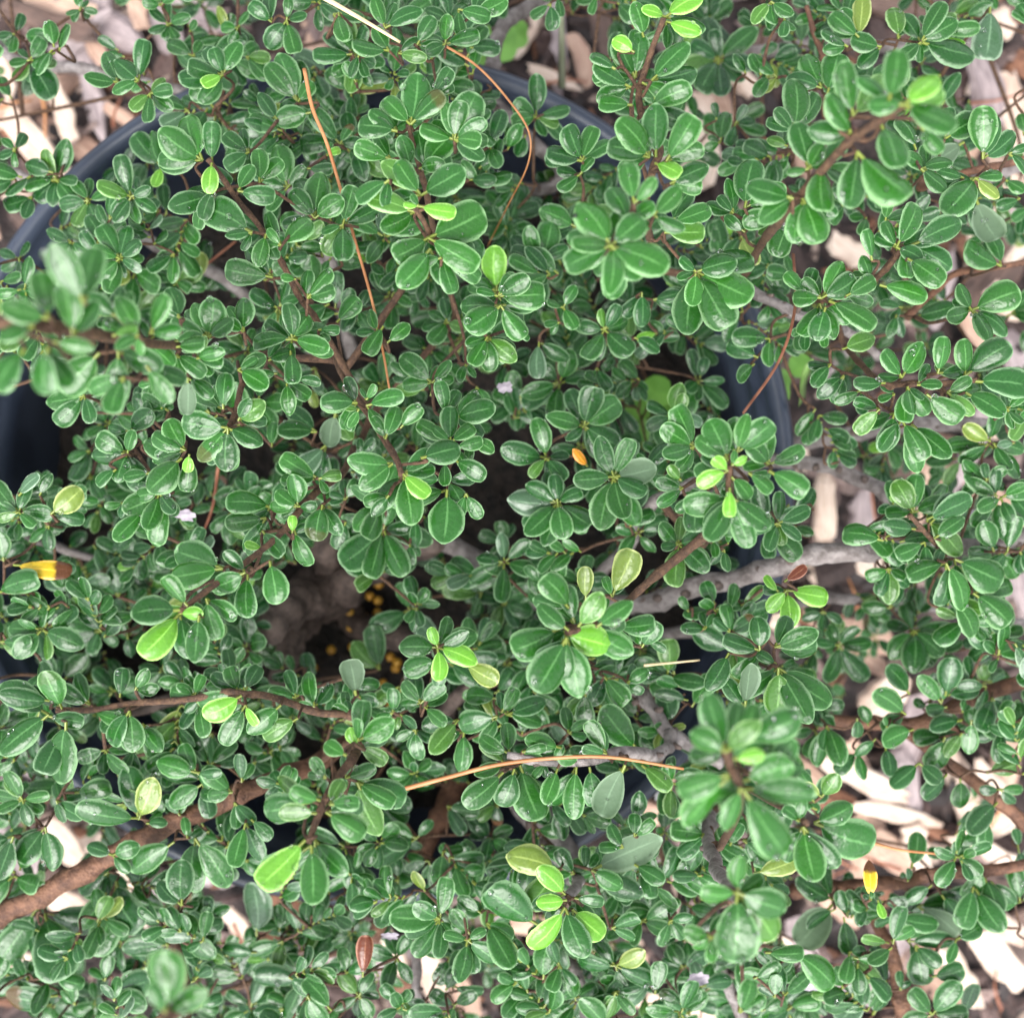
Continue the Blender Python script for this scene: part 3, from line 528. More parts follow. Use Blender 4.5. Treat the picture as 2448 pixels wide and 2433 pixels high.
DATA = """
#1
@.27 630,440 170:180; 740,430 140:165 82:215 205:150; 800,500 220:130 45:110 265:150 10:120; 1190,400 165:190 62:190 110:150 205:120y 230:190 185:230
@.24 1030,300 155:150 10:90 60:90
@.315 1080,855 145:275 110:240; 1130,870 90:215 265:160y; 1130,1040 197:235; 1140,1010 250:170; 1270,1020 352:195; 1385,975 93:175
@.28 1330,810 145:160 215:150
@.315 1345,1240 152:265 188:140; 1420,1250 255:175; 1500,1310 42:200 130:110; 1455,1480 170:250; 1580,1490 172:80; 1640,1590 18:150 50:190
@.305 1560,1810 188:205 98:190 55:150 345:200; 1700,1760 0:110
@.325 1110,1800 158:210 82:205 112:190 35:160; 1300,1770 90:175 150:110
@.34 940,1850 8:150; 960,1700 110:170
@.41 450,1620 118:350; 260,1700 165:265; 390,1790 100:285; 180,1740 200:195
@.38 740,1790 120:230 210:140; 800,1780 68:220; 620,1690 150:190 60:150; 600,1790 15:135
@.27 700,1050 105:225 235:160 25:110 330:150 160:190; 640,1380 120:200 75:175 40:140 160:150 220:170 250:190 330:130
@.25 860,890 130:220 105:190 15:150 250:110y; 300,960 110:170 75:220 150:150 190:170 225:150 262:140 310:150 355:110; 80,800 60:100 200:100 270:90 140:90; 170,1050 200:150 250:120; 470,1070 130:130 190:150 240:150 300:150 30:130; 380,1290 155:140 210:100 330:120
@.24 100,1380 60:100 160:110 280:120; 160,320 230:135 190:110 300:230 60:130 350:140; 80,180 70:110 190:90 260:100; 300,200 178:155; 340,240 80:110; 430,50 200:80 100:80 350:90; 900,130 140:130 200:110 20:120 300:90; 1010,170 60:70; 1270,150 178:90 250:110 60:100; 860,30 170:100 60:120
@.27 1450,120 140:150 95:150; 1530,110 85:120 235:175 285:175; 1590,545 130:255 112:270 55:130; 1480,640 125:170; 1660,600 195:195; 1815,770 130:240 60:120; 1510,700 160:190; 1880,290 180:205; 1780,75 300:160; 1900,440 120:120
@.22 1750,390 150:200p
@.275 1535,1000 105:225 230:160 50:140; 1740,830 22:80y; 1640,900 0:130
@.295 1680,1165 130:190 82:240 35:180; 1830,1200 75:210 240:180 270:185 200:120
@.21 870,1450 5:140p; 960,1300 80:130 240:110; 1050,1500 80:150o; 850,1560 120:90 30:100
#2
@.325 1650,200 105:190; 1765,90 162:130y 30:220y; 1770,115 342:190y; 1600,280 150:130y; 1605,415 115:220 85:235; 1500,370 150:150; 1580,465 150:225; 1690,430 45:275; 1640,440 330:205; 1680,570 25:240; 1590,560 176:175
@.335 1680,840 130:255 165:225; 1715,840 90:280; 1770,860 58:275; 1710,870 335:145y; 1790,980 25:220
@.365 1475,1310 128:280 178:205 205:260 267:260 338:320 40:220 313:230; 1570,1180 35:160 120:200; 1600,1085 102:215 50:170; 1700,1150 45:205
@.32 405,665 82:270 45:235 135:190; 335,700 172:205 145:180; 300,850 160:200; 405,890 108:170; 480,900 50:215; 450,900 10:140; 640,745 80:205 65:265 30:190 355:140 325:185 105:200 160:190; 520,510 55:170
@.33 460,1040 140:265 125:215 30:265; 290,960 212:200; 450,1100 350:195y 172:80y; 430,1130 165:270; 500,1270 25:320 330:300 210:205; 510,1330 230:255; 570,1375 288:195 330:230 200:120
@.30 870,1580 165:115 30:190 2:245 60:130; 885,1630 215:215 305:210 232:160
@.245 1075,625 90:225 15:180 340:125 195:130 145:140; 980,680 230:115; 1020,720 250:120
@.275 1320,860 165:190 112:200 70:190; 1310,930 215:140 50:110
@.25 1100,1390 75:210 110:190 160:165 275:125 25:160; 1290,1210 155:210
@.205 930,1160 100:190 70:190 130:180 20:170 170:170 230:150 280:120 320:170
@.26 1440,1760 235:180 170:130 320:190 60:150 100:110; 1600,1800 330:150; 1220,1640 60:130 160:90 300:130; 1640,1560 270:180; 1700,1600 15:150; 1200,1720 190:80
@.285 270,150 25:215 110:170; 590,235 85:155 15:185 205:110; 440,240 60:170; 340,285 350:150; 290,270 170:195; 660,50 345:175; 740,80 25:195; 20,70 285:150; 130,290 250:130; 520,320 100:100
@.25 1190,-20 280:110; 1400,-20 250:100; 1150,20 275:140; 770,900 50:125; 720,960 0:140; 60,1120 60:160 140:120 250:150 300:150; 90,740 100:140 200:120; 600,1720 230:140 100:130 340:110; 120,1650 300:140 60:110
@.29 260,1740 238:170; 10,1720 48:170; 280,1830 40:150; 230,1770 110:120
#3
@.395 1280,560 180:185 40:230y 14:215 335:295; 1200,540 80:270
@.375 1010,620 100:290; 1000,720 120:245; 1160,660 290:245; 1030,810 320:355; 1370,680 310:170
@.36 770,900 105:250 190:115 60:150; 840,890 55:205 272:230; 690,1060 165:255; 740,1060 290:245 258:235
@.30 610,1150 192:190; 660,1190 250:185; 430,1240 140:135 100:120; 370,1140 100:185 130:120; 430,1110 80:255
@.275 690,700 130:150 90:270 160:150; 660,780 162:115; 570,10 230:150 330:135 280:120; 640,100 265:95
@.205 290,320 40:260 100:160 150:170 200:220 240:190 275:190 320:170 350:190
@.27 1160,250 165:165; 1250,210 100:165; 1370,225 60:240 30:220 345:290 220:140; 1040,200 140:190 85:210o; 980,250 150:160; 840,470 115:190 165:190; 870,500 75:215
@.24 1740,40 265:270p; 1480,560 60:190; 1920,720 100:110
@.295 1500,740 30:210; 1700,850 90:275 75:240; 1840,820 310:140 20:110; 1345,800 120:190; 1400,920 145:160; 1370,900 320:175; 1660,950 230:245 320:160o; 1600,950 165:150
@.265 1600,760 210:210p; 1660,1060 298:240p; 1800,1420 150:210; 1820,960 330:120; 1900,1060 200:130
@.315 1180,1180 80:125; 1240,1320 65:245 115:150 335:150; 1320,1310 25:285; 1270,1330 280:150; 1300,1380 325:225; 1110,1390 100:165 ; 1100,1490 110:130; 1150,1520 345:255
@.315 840,1590 60:215 30:205 180:150; 970,1580 30:175; 750,1570 130:150; 880,1605 330:275; 830,1620 292:200; 860,1640 255:180
@.32 170,1450 15:220 335:320 300:330 262:180 140:110
@.31 0,1240 0:210; 40,1190 20:215
@.25 680,1470 170:130; 410,1260 300:170o; 740,1750 260:120; 1340,1690 15:215; 1270,1640 170:120; 1240,1680 250:130; 960,1090 200:150 130:100; 1080,1160 250:100 
@.29 1640,1655 115:150 195:135 22:270 325:225 300:190
@.235 560,1420 300:120 120:100 200:130 40:130; 420,1660 110:150 200:140; 300,760 80:160 200:90; 380,660 60:110p 250:120; 280,640 100:90
#6
@.315 1270,250 125:170 60:210; 1460,230 80:195; 1605,240 92:190 35:285; 1350,290 0:130; 1180,280 180:165; 1510,330 30:145 320:180; 1660,270 355:280; 1300,300 280:145 265:185; 1400,340 325:225; 1610,330 330:235
@.30 1230,440 250:215; 1270,480 300:235 ; 1320,500 320:265; 1150,420 225:175; 1230,340 200:90; 1830,420 40:130 320:110
@.285 1050,320 205:150; 890,180 230:150; 960,240 220:180; 760,-10 265:115; 840,0 280:90; 950,100 20:180
@.345 340,690 145:200 115:230; 390,650 75:205 40:240; 560,715 25:200 135:170; 340,750 140:100y 205:175y; 360,720 30:90y; 450,760 320:155; 560,750 330:225; 360,890 240:255 290:275 322:255; 350,840 270:150y; 360,780 310:150
@.325 160,620 115:230 148:200 195:170; 180,880 265:190; 100,840 215:160; 90,800 130:100
@.275 605,1030 25:185 250:150 325:150 200:120; 75,1140 130:145 20:145 318:210 265:220 190:90; 320,1170 280:115; 340,1140 90:60; 260,1120 280:90
@.27 1330,970 120:190 85:200; 1400,1010 25:260; 1440,1110 35:190; 1340,1060 172:170; 1390,1130 205:165; 1170,1120 170:215; 1450,1260 70:100; 1550,1220 335:275; 1505,1240 290:260 262:225; 1540,1440 300:215; 1650,1400 320:245; 1420,1030 50:200
@.255 1200,1270 250:150 270:185 200:130 330:100; 1760,1180 110:170; 1830,1180 75:190 230:190; 1900,1180 300:120; 1870,600 190:90p; 1720,800 100:90 140:160 30:120 220:90; 1830,850 310:230 20:110; 1400,990 60:190
@.275 610,1395 130:110y; 655,1385 350:215y 230:150y 275:200y; 640,1340 35:140r
@.26 270,1460 115:130; 340,1500 75:150; 350,1610 100:150 30:150 140:110; 220,1590 180:130 60:90; 130,1500 120:90 
@.305 510,1705 95:175 162:200; 590,1690 20:240 2:220; 600,1780 150:120 ; 430,2010 82:230p; 345,1720 240:225 ; 610,1800 267:240 300:330 325:330
@.215 1210,1480 180:150 60:120 110:140; 1330,1600 0:220 230:190 270:220 320:200; 930,1680 250:200 310:230 170:120 40:140; 1790,1700 40:150 200:150 330:160 110:140; 850,1500 200:120 330:110; 1700,1640 200:110 90:120; 1480,1720 210:150 320:150 80:150
#4
@.41 130,100 235:260; 250,90 268:245; 280,60 350:215
@.378 530,120 225:280; 630,110 272:270; 660,250 250:200 ; 780,190 305:230 
@.335 770,60 320:200; 930,60 10:150; 940,130 325:185; 1050,150 15:150 350:140; 1000,250 270:195p; 820,280 190:80
@.27 450,350 190:200 225:205 285:145 140:90
@.315 1190,420 85:190; 1270,210 330:180 30:120; 1215,520 172:240 228:225 268:225 335:200; 1270,480 60:130 35:170
@.305 1610,80 345:170; 1550,110 275:170; 1580,260 350:130; 1530,270 275:180; 1480,230 180:110; 1430,160 20:130
@.31 1900,390 178:185; 1900,440 250:100
@.255 1790,440 260:180p; 1690,540 178:205; 1450,620 85:130; 1740,610 220:250p
@.305 990,640 155:190 120:185; 970,680 225:245 ; 1010,660 265:195 260:95y
@.285 680,655 150:180 185:185 75:125 250:160; 620,740 220:130; 800,760 190:140; 850,870 190:130 205:210 250:200 310:130; 770,960 225:220; 900,930 252:215
@.27 660,920 190:100; 690,540 40:160 170:110; 800,500 100:120; 900,430 150:160; 860,420 70:80
@.31 1450,940 175:240 ; 1420,1000 188:215; 1590,940 100:170 145:140 180:145 5:100; 1560,1080 90:90y; 1570,1060 293:205; 1720,930 260:190; 1400,1070 310:165; 1400,1160 165:95y; 1700,790 150:225 10:120
@.325 1190,1270 160:265 190:270; 1320,1300 270:225; 1440,1230 280:225; 1310,1290 205:175
@.335 1000,1470 130:195; 960,1490 185:255 ; 960,1510 0:120y 228:295y; 1060,1520 265:245 ; 1100,1430 285:220
@.28 100,970 130:200 70:160 320:110 355:175 200:120 ; 100,880 45:150p; 210,880 60:130; 270,980 40:205o
@.26 20,1230 100:150; 70,1250 354:305Y; -10,1400 20:220; 140,1400 310:150; 0,1660 0:165; 260,1040 270:130
@.215 530,1600 120:170 60:150 200:160 250:130 320:120 160:170; 440,1370 170:200 250:170 20:150 330:140; 650,1190 150:150 230:130 20:130 300:130; 200,1600 280:150; 630,1420 60:140 100:160; 680,1630 110:90 280:110; 950,1700 150:80 20:80; 1180,1650 90:110 300:110; 1130,1790 120:120; 300,1850 120:150 200:110; 480,640 200:120 240:180 ; 480,780 100:150 220:150 300:140
#5
@.315 310,710 175:235 218:215; 365,765 320:175y 280:270 40:190; 460,680 15:210; 290,880 230:140; 270,580 70:180; 350,520 45:155; 170,400 15:200; 130,420 240:110; 120,385 180:190; 170,370 60:90
@.30 590,450 100:180; 640,470 45:180 15:220; 620,595 90:185 140:125 35:145 150:200; 640,620 12:150; 730,580 330:135; 640,690 330:185; 590,700 270:125; 600,800 300:190; 600,850 266:280 ; 700,870 300:150 250:140
@.255 260,1060 220:285 255:260 295:265 185:190 70:160; 430,1000 270:155; 400,1140 280:110; 60,900 60:120 160:90; 60,1020 250:150
@.26 1190,920 150:190 97:150 25:140 176:260p 225:235 280:190 325:205 252:235
@.28 1490,780 110:225 65:215 185:210 335:190 285:225 255:285 12:225p
@.255 1330,510 165:205 35:225 75:210 330:205 220:120; 1130,680 168:240 105:215 310:150 230:130; 1350,725 130:115O
@.20 970,400 95:180 210:150 330:160 150:140 270:130 40:150
@.285 815,35 240:165 275:180 320:195 200:120; 520,280 140:215 50:150; 700,180 250:100; 960,0 330:90
@.24 1090,60 268:190p; 760,300 250:90 300:110; 1400,200 300:130
@.20 780,1410 170:200 125:150p 70:110 250:110; 900,1450 95:190 25:190 60:180 300:150 340:160; 400,1490 205:230 310:200p 110:150 50:130; 240,1810 135:200 100:230; 880,1650 120:125 40:130 330:130; 1140,1230 200:150 330:120 90:110 20:140; 900,1130 160:130 100:110 
@.285 550,1690 180:200 110:110y 27:180 338:220y 272:175y; 690,1770 330:205o; 550,1760 200:185
@.345 1200,1590 205:270; 1240,1640 240:320 282:315 262:220; 1230,1620 345:245y; 1250,1600 140:210; 1250,1480 130:210; 1280,1560 105:200; 1300,1580 55:215; 1400,1580 35:225; 1360,1590 330:260
@.31 1340,1440 90:175o; 1480,1420 65:265o 110:110; 1500,1580 5:205; 1640,1690 60:155; 1660,1650 330:120
#7
@.285 280,230 172:285; 330,270 115:215; 480,250 150:195; 640,210 85:155; 720,170 60:130; 500,280 340:155; 690,280 275:215 245:200; 760,350 305:175; 1040,200 170:130 70:115 150:110; 1300,175 195:245 ; 1270,175 110:135; 1310,170 60:145
@.295 260,300 218:325; 350,340 265:320; 260,310 350:185; 330,390 245:240; 1290,200 208:225y; 1310,250 240:235 300:120y; 1500,250 220:225; 1590,320 210:205
@.275 1060,230 280:190 220:90; 1580,210 110:150 165:150; 1680,260 100:185 170:90; 1900,200 100:190p; 1840,290 90:110; 1880,320 150:120 
@.265 560,490 315:170 200:150; 120,755 120:170 10:140 205:150 285:140; 400,720 10:190; 300,760 290:120 330:170; 240,900 235:225 280:230; 70,950 250:240; 380,640 100:130 
@.265 740,855 170:330; 740,860 70:230o; 780,880 0:110; 600,1050 160:140 20:150; 1090,650 170:235; 1050,610 165:215 0:130; 1240,715 140:195 190:130; 1080,670 215:205; 1290,660 95:145; 1490,670 170:120 60:110; 1250,770 315:150; 1340,860 315:145; 1040,960 305:305; 1310,880 255:235; 970,1320 90:240; 930,980 215:270; 960,840 130:110; 1000,960 100:110
@.235 240,1360 285:355; 200,1330 235:360; 620,1190 255:400 295:280; 570,1250 235:235; 580,1140 215:185; 950,1350 190:205 315:120; 960,1410 315:255 ; 1020,1440 10:170; 900,1530 185:240 140:130; 310,1800 178:270; 150,1720 120:130; 120,1700 200:130; 400,1850 100:110; 560,1720 80:130; 600,1790 20:210 340:190; 1370,1570 175:180; 1510,1510 200:190; 1620,1720 175:260 245:220; 1040,1720 60:150 200:140; 1060,1850 130:140 20:130; 300,1650 310:150
@.26 1770,1880 130:215; 1640,1800 300:170
@.415 885,1890 92:320 120:170; 870,1930 190:370 280:200
@.22 1370,1480 95:275p; 1490,1460 80:165; 1000,320 230:190 300:140; 950,420 200:230 280:130; 1130,400 280:170; 1350,560 30:120; 1490,480 300:120 60:120; 850,500 250:120 20:140; 1760,1240 240:130
@.35 1630,970 225:335y; 1660,1000 272:305; 1680,970 313:245; 1650,770 192:235; 1690,830 180:195; 1710,760 160:165; 1750,740 40:130; 1760,780 3:155; 1740,820 328:235; 1740,640 125:130; 1850,520 150:130
#8
@.272 150,1700 86:215r
@.335 130,470 330:165 ; 125,440 90:115 30:215; 120,470 112:105y; 120,660 293:300 330:225; 60,640 20:165; 20,850 330:155
@.27 310,290 90:125 200:90; 460,240 130:145 40:155; 480,260 320:145 ; 430,380 280:160 210:110; 660,330 230:225; 870,310 195:205; 920,300 20:215 80:130; 890,290 60:150; 870,215 175:165; 690,390 265:215; 350,300 320:110
@.295 930,510 150:175; 1210,480 165:195; 1450,510 120:195 165:130; 1170,540 0:120; 910,560 200:170; 900,610 220:265; 960,590 250:205; 990,570 290:300; 1190,590 250:195; 1290,580 267:270; 1360,580 280:205; 1550,570 245:290p; 1000,500 10:130; 1120,560 230:100
@.27 1600,870 80:160; 1620,490 130:290; 1340,180 270:170; 1640,570 320:195; 1250,400 100:140 30:120; 1440,100 310:180; 1560,130 330:100 30:130
@.30 1230,1260 135:200y; 1240,1290 185:160y; 1230,1330 230:275y 293:280; 1270,1340 318:215y; 1280,1280 352:155
@.275 1280,1150 125:155; 1340,1130 90:120; 1370,1130 330:185 24:400p; 1540,1010 120:140; 1600,950 90:120 40:130; 1600,1100 330:180 250:200; 1200,1130 165:285o; 1480,1440 20:150
@.275 560,1390 150:155 80:220 178:260 205:195 268:205; 780,1360 145:145 60:170; 720,1470 125:155; 1080,1420 145:310; 710,1505 165:130 258:225 30:110 325:180; 810,1410 300:270 330:160
@.26 1500,1640 170:200 28:170o 335:215; 1710,1790 80:170; 1500,1780 250:150 310:150; 1200,1640 250:140 110:130
@.22 440,960 170:190 210:260 50:120; 500,1080 200:130 290:170; 600,790 350:170 300:170; 830,970 230:140 130:180 30:130 330:110; 870,780 220:130 160:120 270:110; 340,1180 200:150 100:130 260:120; 640,1080 130:110 300:180; 100,1100 280:170 200:110; 780,1080 250:170; 380,950 320:100; 60,1250 10:120 300:120
@.25 330,1600 60:140 250:180 300:150 160:150; 130,1800 130:160 60:140 210:150 300:130; 640,1850 30:130 150:140 250:130; 1000,1800 170:160 30:170 230:150 350:150; 1700,1350 20:150 200:150 300:160; 1640,1400 30:200 250:140 340:190; 1180,1820 200:190 150:140 30:150; 1860,1850 150:140 40:120; 1450,1850 60:140 130:150; 320,1820 20:110; 60,1680 100:140 30:120
#9
@.395 330,500 108:320 152:210 42:240; 420,430 22:320 70:190; 370,540 10:160y; 340,620 200:275; 330,650 228:320; 410,690 250:235; 420,660 18:275; 420,700 303:400; 560,600 50:210 5:180
@.345 740,900 283:290 310:275; 800,880 340:330 25:220; 720,870 80:130 140:110
@.375 390,1250 85:190 340:265 180:190 266:360 308:310; 250,1480 170:145 270:140
@.27 1100,1290 92:205Y; 1140,1290 290:100y; 1105,1290 90:50
@.24 1720,150 180:155; 1590,330 195:175; 1640,330 265:175; 1750,210 250:185; 1800,370 265:185; 1930,450 100:215; 1590,400 235:150; 1500,420 245:185; 1330,380 205:175; 1130,430 220:140; 1030,500 225:155 285:150; 1180,470 280:160; 1360,560 220:190 320:150; 1510,620 225:175; 1720,610 15:170; 1580,640 270:155; 1790,700 180:105 0:120; 1780,770 225:220; 1720,850 266:185; 1310,190 130:185; 1480,240 130:185; 1500,200 80:200; 1640,110 100:120; 1290,300 145:205; 1510,260 190:110; 870,360 260:130 290:220; 1090,360 110:110; 1030,320 270:100; 1190,370 100:60; 1590,290 80:70
@.235 1320,1120 80:190; 1540,1070 80:95; 1300,1190 90:70; 1430,1210 215:165; 1690,1110 245:180 ; 1650,1220 255:220; 1660,1230 303:265; 1710,1170 290:200; 1740,1190 320:175; 1160,1300 0:140; 1130,1300 240:130; 1240,1380 350:220 200:120; 910,1340 215:175; 980,1310 80:90; 960,1380 280:195; 900,1290 150:220; 1300,1510 0:240 50:150; 1340,1530 280:210 320:170; 1430,1700 15:170; 1190,1750 140:235 ; 1260,1770 90:100; 1430,1900 50:220 130:170; 1560,1500 30:150 250:130
@.225 900,1310 230:280p; 1350,1320 325:260p; 1480,1260 300:190; 1090,1720 235:265p; 1120,1900 60:150; 1600,1900 70:170; 1900,1300 100:200 200:90; 1890,1010 280:190 100:100
@.265 540,1570 0:200; 690,1570 320:270; 480,1710 30:155; 590,1810 85:120; 640,1800 40:185; 220,940 172:185 220:180; 200,1160 180:150; 270,980 330:200; 420,970 320:185; 480,1150 20:260o; 840,740 55:145 150:120o; 30,1400 10:120 250:140; 350,1000 60:130
@.36 400,1890 70:185
@.235 100,1650 30:150 200:150 120:140; 200,1750 110:140p 10:160; 660,1860 10:170 200:150; 130,1900 60:150 150:140; 800,1750 210:150p; 520,1880 100:120 20:140; 1150,350 30:90
"""
# open places in the foliage (whole-picture pixels) where mulch, soil or the pot show
GAPS = [(1300, 1122, 30), (1360, 1105, 36), (1420, 1085, 36), (1480, 1068, 36), (1545, 1052, 32), (1620, 1045, 30), (40, 1700, 32), (110, 1662, 32), (180, 1625, 32), (250, 1588, 30), (320, 1550, 28), (400, 1512, 28), (480, 1480, 26),
 (1600, 1355, 26), (1700, 1350, 28), (1790, 1345, 28), (1870, 1310, 28), (1810, 1425, 30), (1870, 1480, 32), (1920, 1540, 30), (1700, 1670, 28), (1790, 1655, 30), (1890, 1638, 30), (1665, 1760, 28), (1690, 1830, 30), (1705, 1900, 32), (1450, 580, 30), (800, 1590, 32), (760, 1660, 30),
 (1600, 1540, 60), (1780, 1500, 60), (1560, 1790, 45), (1760, 1760, 40), (1660, 1640, 45), (1740, 1640, 40), (1910, 1600, 30), (1500, 1760, 40), (1620, 1290, 40), (1580, 1420, 40), (1690, 60, 30), (1420, 330, 35), (1800, 720, 30), (915, 125, 32), (960, 140, 36), (1010, 165, 38), (1060, 195, 36), (1105, 225, 32), (250, 50, 65), (130, 150, 55), (60, 250, 70), (170, 210, 60), (30, 30, 50), (200, 270, 55), (60, 420, 60), (130, 340, 45), (20, 480, 40), (1070, 70, 85), (1070, 180, 60), (975, 290, 45), (1380, 170, 50), (1860, 150, 75), (1895, 60, 50),
 (1500, 300, 40), (1600, 460, 40), (1850, 560, 50), (1890, 640, 40), (880, 985, 60), (600, 1110, 85), (700, 1160, 55), (560, 1190, 55), (660, 1220, 50), (80, 790, 80), (20, 740, 60), (1465, 745, 55), (1590, 960, 75), (1620, 1090, 45),
 (1560, 1130, 40), (1520, 890, 40), (1490, 1200, 40), (1640, 1480, 80), (1720, 1560, 60), (1690, 1450, 60), (1880, 1460, 45), (1890, 1740, 60), (1830, 1810, 60), (1900, 1860, 70), (1560, 1740, 40), (1680, 1270, 50), (822, 1820, 45), (880, 1870, 40),
 (117, 1590, 55), (125, 1710, 55), (25, 1896, 40), (442, 1740, 30), (1310, 1230, 50), (515, 1575, 55), (820, 1540, 55), (960, 1540, 60), (1190, 1500, 50), (340, 870, 40), (420, 470, 40), (60, 60, 40), (300, 120, 40), (1000, 400, 30), (1240, 700, 50), (740, 1230, 40), (1380, 690, 30)]
def in_gap(px, py, k=1.0):
    x, y = px * 1932 / 2448, py * 1932 / 2448
    return any((x - a) ** 2 + (y - b) ** 2 < (c * k) ** 2 for a, b, c in GAPS)
rnd = random.Random(11); tile = 1; bases = []
for line in DATA.strip().splitlines():
    if line.startswith('#'): tile = int(line[1:]); continue
    zs, rest = line[1:].split(' ', 1); z0 = float(zs)
    for ent in rest.split(';'):
        tk = ent.split(); bx, by = map(float, tk[0].split(','))
        zc = z0 + rnd.uniform(-.004, .004); items = []
        for w_ in tk[1:]:
            a, l = w_.split(':'); fl = l[-1] if l[-1].isalpha() else ''
            items.append((float(a), float(l.rstrip('yopYOr')), fl))
        mean = sum(i[1] for i in items) / len(items)
        for (a, l, fl) in items:
            zb = zc + (mean - l) / mean * 0.004 + rnd.uniform(-.0015, .0015) + (0.002 if fl == 'y' else 0)
            s = TILE[tile][2]; px, py = src(tile, bx, by); a_ = R(a); l *= 1.04
            qx, qy = px + math.cos(a_) * l * s, py - math.sin(a_) * l * s
            L = l * s / F * (H - zb); e = R(rnd.uniform(-16, 26)) if len(items) < 5 else R(rnd.uniform(-8, 30))
            base, tip = at(px, py, zb), at(qx, qy, zb + L * math.tan(e))
            Lt = np.linalg.norm(tip - base); wd = min(Lt, L * 1.05) * rnd.choice((rnd.uniform(.43, .56), rnd.uniform(.50, .68)))
            if fl == 'Y': wd = L * 0.34
            if fl in 'Or' and fl: wd = L * 0.42
            br = 1.0 if fl == 'Y' else (rnd.random() if rnd.random() < 0.015 else 0.0)
            roll = rnd.uniform(-.35, .35)
            if fl == 'p' and rnd.random() < 0.3: roll += math.pi
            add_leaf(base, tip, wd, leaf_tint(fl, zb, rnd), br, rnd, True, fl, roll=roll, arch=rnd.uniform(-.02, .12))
            bases.append(base)
            if rnd.random() < .72 and fl not in ('Y', 'O', 'r'):       # a second leaf tucked under the first
                a2 = a_ + rnd.choice((-1, 1)) * rnd.uniform(.55, 1.25); l2 = l * rnd.uniform(.72, 1.0)
                z2 = zb - rnd.uniform(.003, .008); qx, qy = px + math.cos(a2) * l2 * s, py - math.sin(a2) * l2 * s
                if not in_gap(qx, qy, .85):
                    L2 = l2 * s / F * (H - z2); b2, t2 = at(px, py, z2), at(qx, qy, z2 + L2 * math.tan(R(rnd.uniform(-22, 14))))
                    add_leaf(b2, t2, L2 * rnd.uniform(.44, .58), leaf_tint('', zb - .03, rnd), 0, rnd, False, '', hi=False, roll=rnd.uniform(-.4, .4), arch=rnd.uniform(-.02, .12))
                    bases.append(b2)
rosettes = []; tries = 0; placed = []
while len(rosettes) < 820 and tries < 24000:
    tries += 1
    px, py = rnd.uniform(-160, 2608), rnd.uniform(-160, 2593)
    z = rnd.uniform(.165, .262) if rnd.random() < 0.8 else rnd.uniform(.10, .17)
    p = at(px, py, z); dp = np.hypot(*(p - POT_C)[:2])
    if dp < POT_R and z < SZ + .02: continue
    if abs(dp - POT_R) < .012 and z < .208: continue
    if in_gap(px, py, 1.0): continue
    gx_, gy_ = px * 1932 / 2448, py * 1932 / 2448
    if rnd.random() < (.62 if gx_ > 1480 and gy_ > 1380 else .5 if gx_ < 330 and gy_ < 330 else .3 if gx_ > 1350 and gy_ < 420 else .25 if gx_ > 1520 else 0): continue
    if any((px - a) ** 2 + (py - b) ** 2 < 40 ** 2 for a, b in placed): continue
    placed.append((px, py)); rosettes.append((p, px, py))
def fill_leaf(b, a, e, L, z):
    tip = b + L * np.array([math.cos(a) * math.cos(e), math.sin(a) * math.cos(e), math.sin(e)])
    gx, gy = CX + tip[0] / (H - tip[2]) * F, CY - tip[1] / (H - tip[2]) * F
    if in_gap(gx, gy, 0.8): return
    q = rnd.random(); fl = 'p' if q < .03 else ('o' if q < .045 else ('y' if q < 0.05 else ''))
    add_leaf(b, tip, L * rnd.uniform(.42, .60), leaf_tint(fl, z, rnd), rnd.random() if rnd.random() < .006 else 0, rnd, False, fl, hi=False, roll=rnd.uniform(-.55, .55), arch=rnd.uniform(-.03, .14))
for (p, px, py) in rosettes:
    sz = rnd.uniform(.78, 1.18); ten = rnd.uniform(0, 6.28)
    if rnd.random() < .6:                               # a short leafy side shoot
        slope = rnd.uniform(-.15, .75); Ls = rnd.uniform(.007, .018); n = int(Ls / .0021) + 1
        ax_ = np.array([math.cos(ten) * math.cos(slope), math.sin(ten) * math.cos(slope), math.sin(slope)]); p0 = p - ax_ * Ls * .5
        for k in range(n):
            f = k / max(1, n - 1); b = p0 + ax_ * (Ls * f); sd_ = 1 if k % 2 else -1
            fill_leaf(b, ten + sd_ * rnd.uniform(.45, 1.35) * (1 - .35 * f), rnd.uniform(-.35, .55), rnd.uniform(.0075, .0115) * sz * (1 - .25 * f), p[2])
            if rnd.random() < .35: fill_leaf(b, ten - sd_ * rnd.uniform(.5, 1.5), rnd.uniform(-.6, .3), rnd.uniform(.006, .010) * sz, p[2])
            bases.append(b)
        fill_leaf(b, ten + rnd.uniform(-.3, .3), rnd.uniform(0, .6), .008 * sz, p[2])
    else:
        n = rnd.randint(5, 9); a0 = rnd.uniform(0, 6.28); tl = rnd.uniform(0, .45)
        for k in range(n):
            a = a0 + k * 2.3999 + rnd.uniform(-.4, .4); L = rnd.uniform(.0072, .0116) * sz * (0.75 if k >= 6 else 1)
            e = rnd.uniform(-.15, .5) + tl * math.cos(a - ten) + (0.35 if k >= 6 else 0)
            fill_leaf(p + np.array([math.cos(a), math.sin(a), 0]) * .0005 + np.array([0, 0, .0009 * (k - 3)]), a, e, L, p[2])
        bases.append(p)
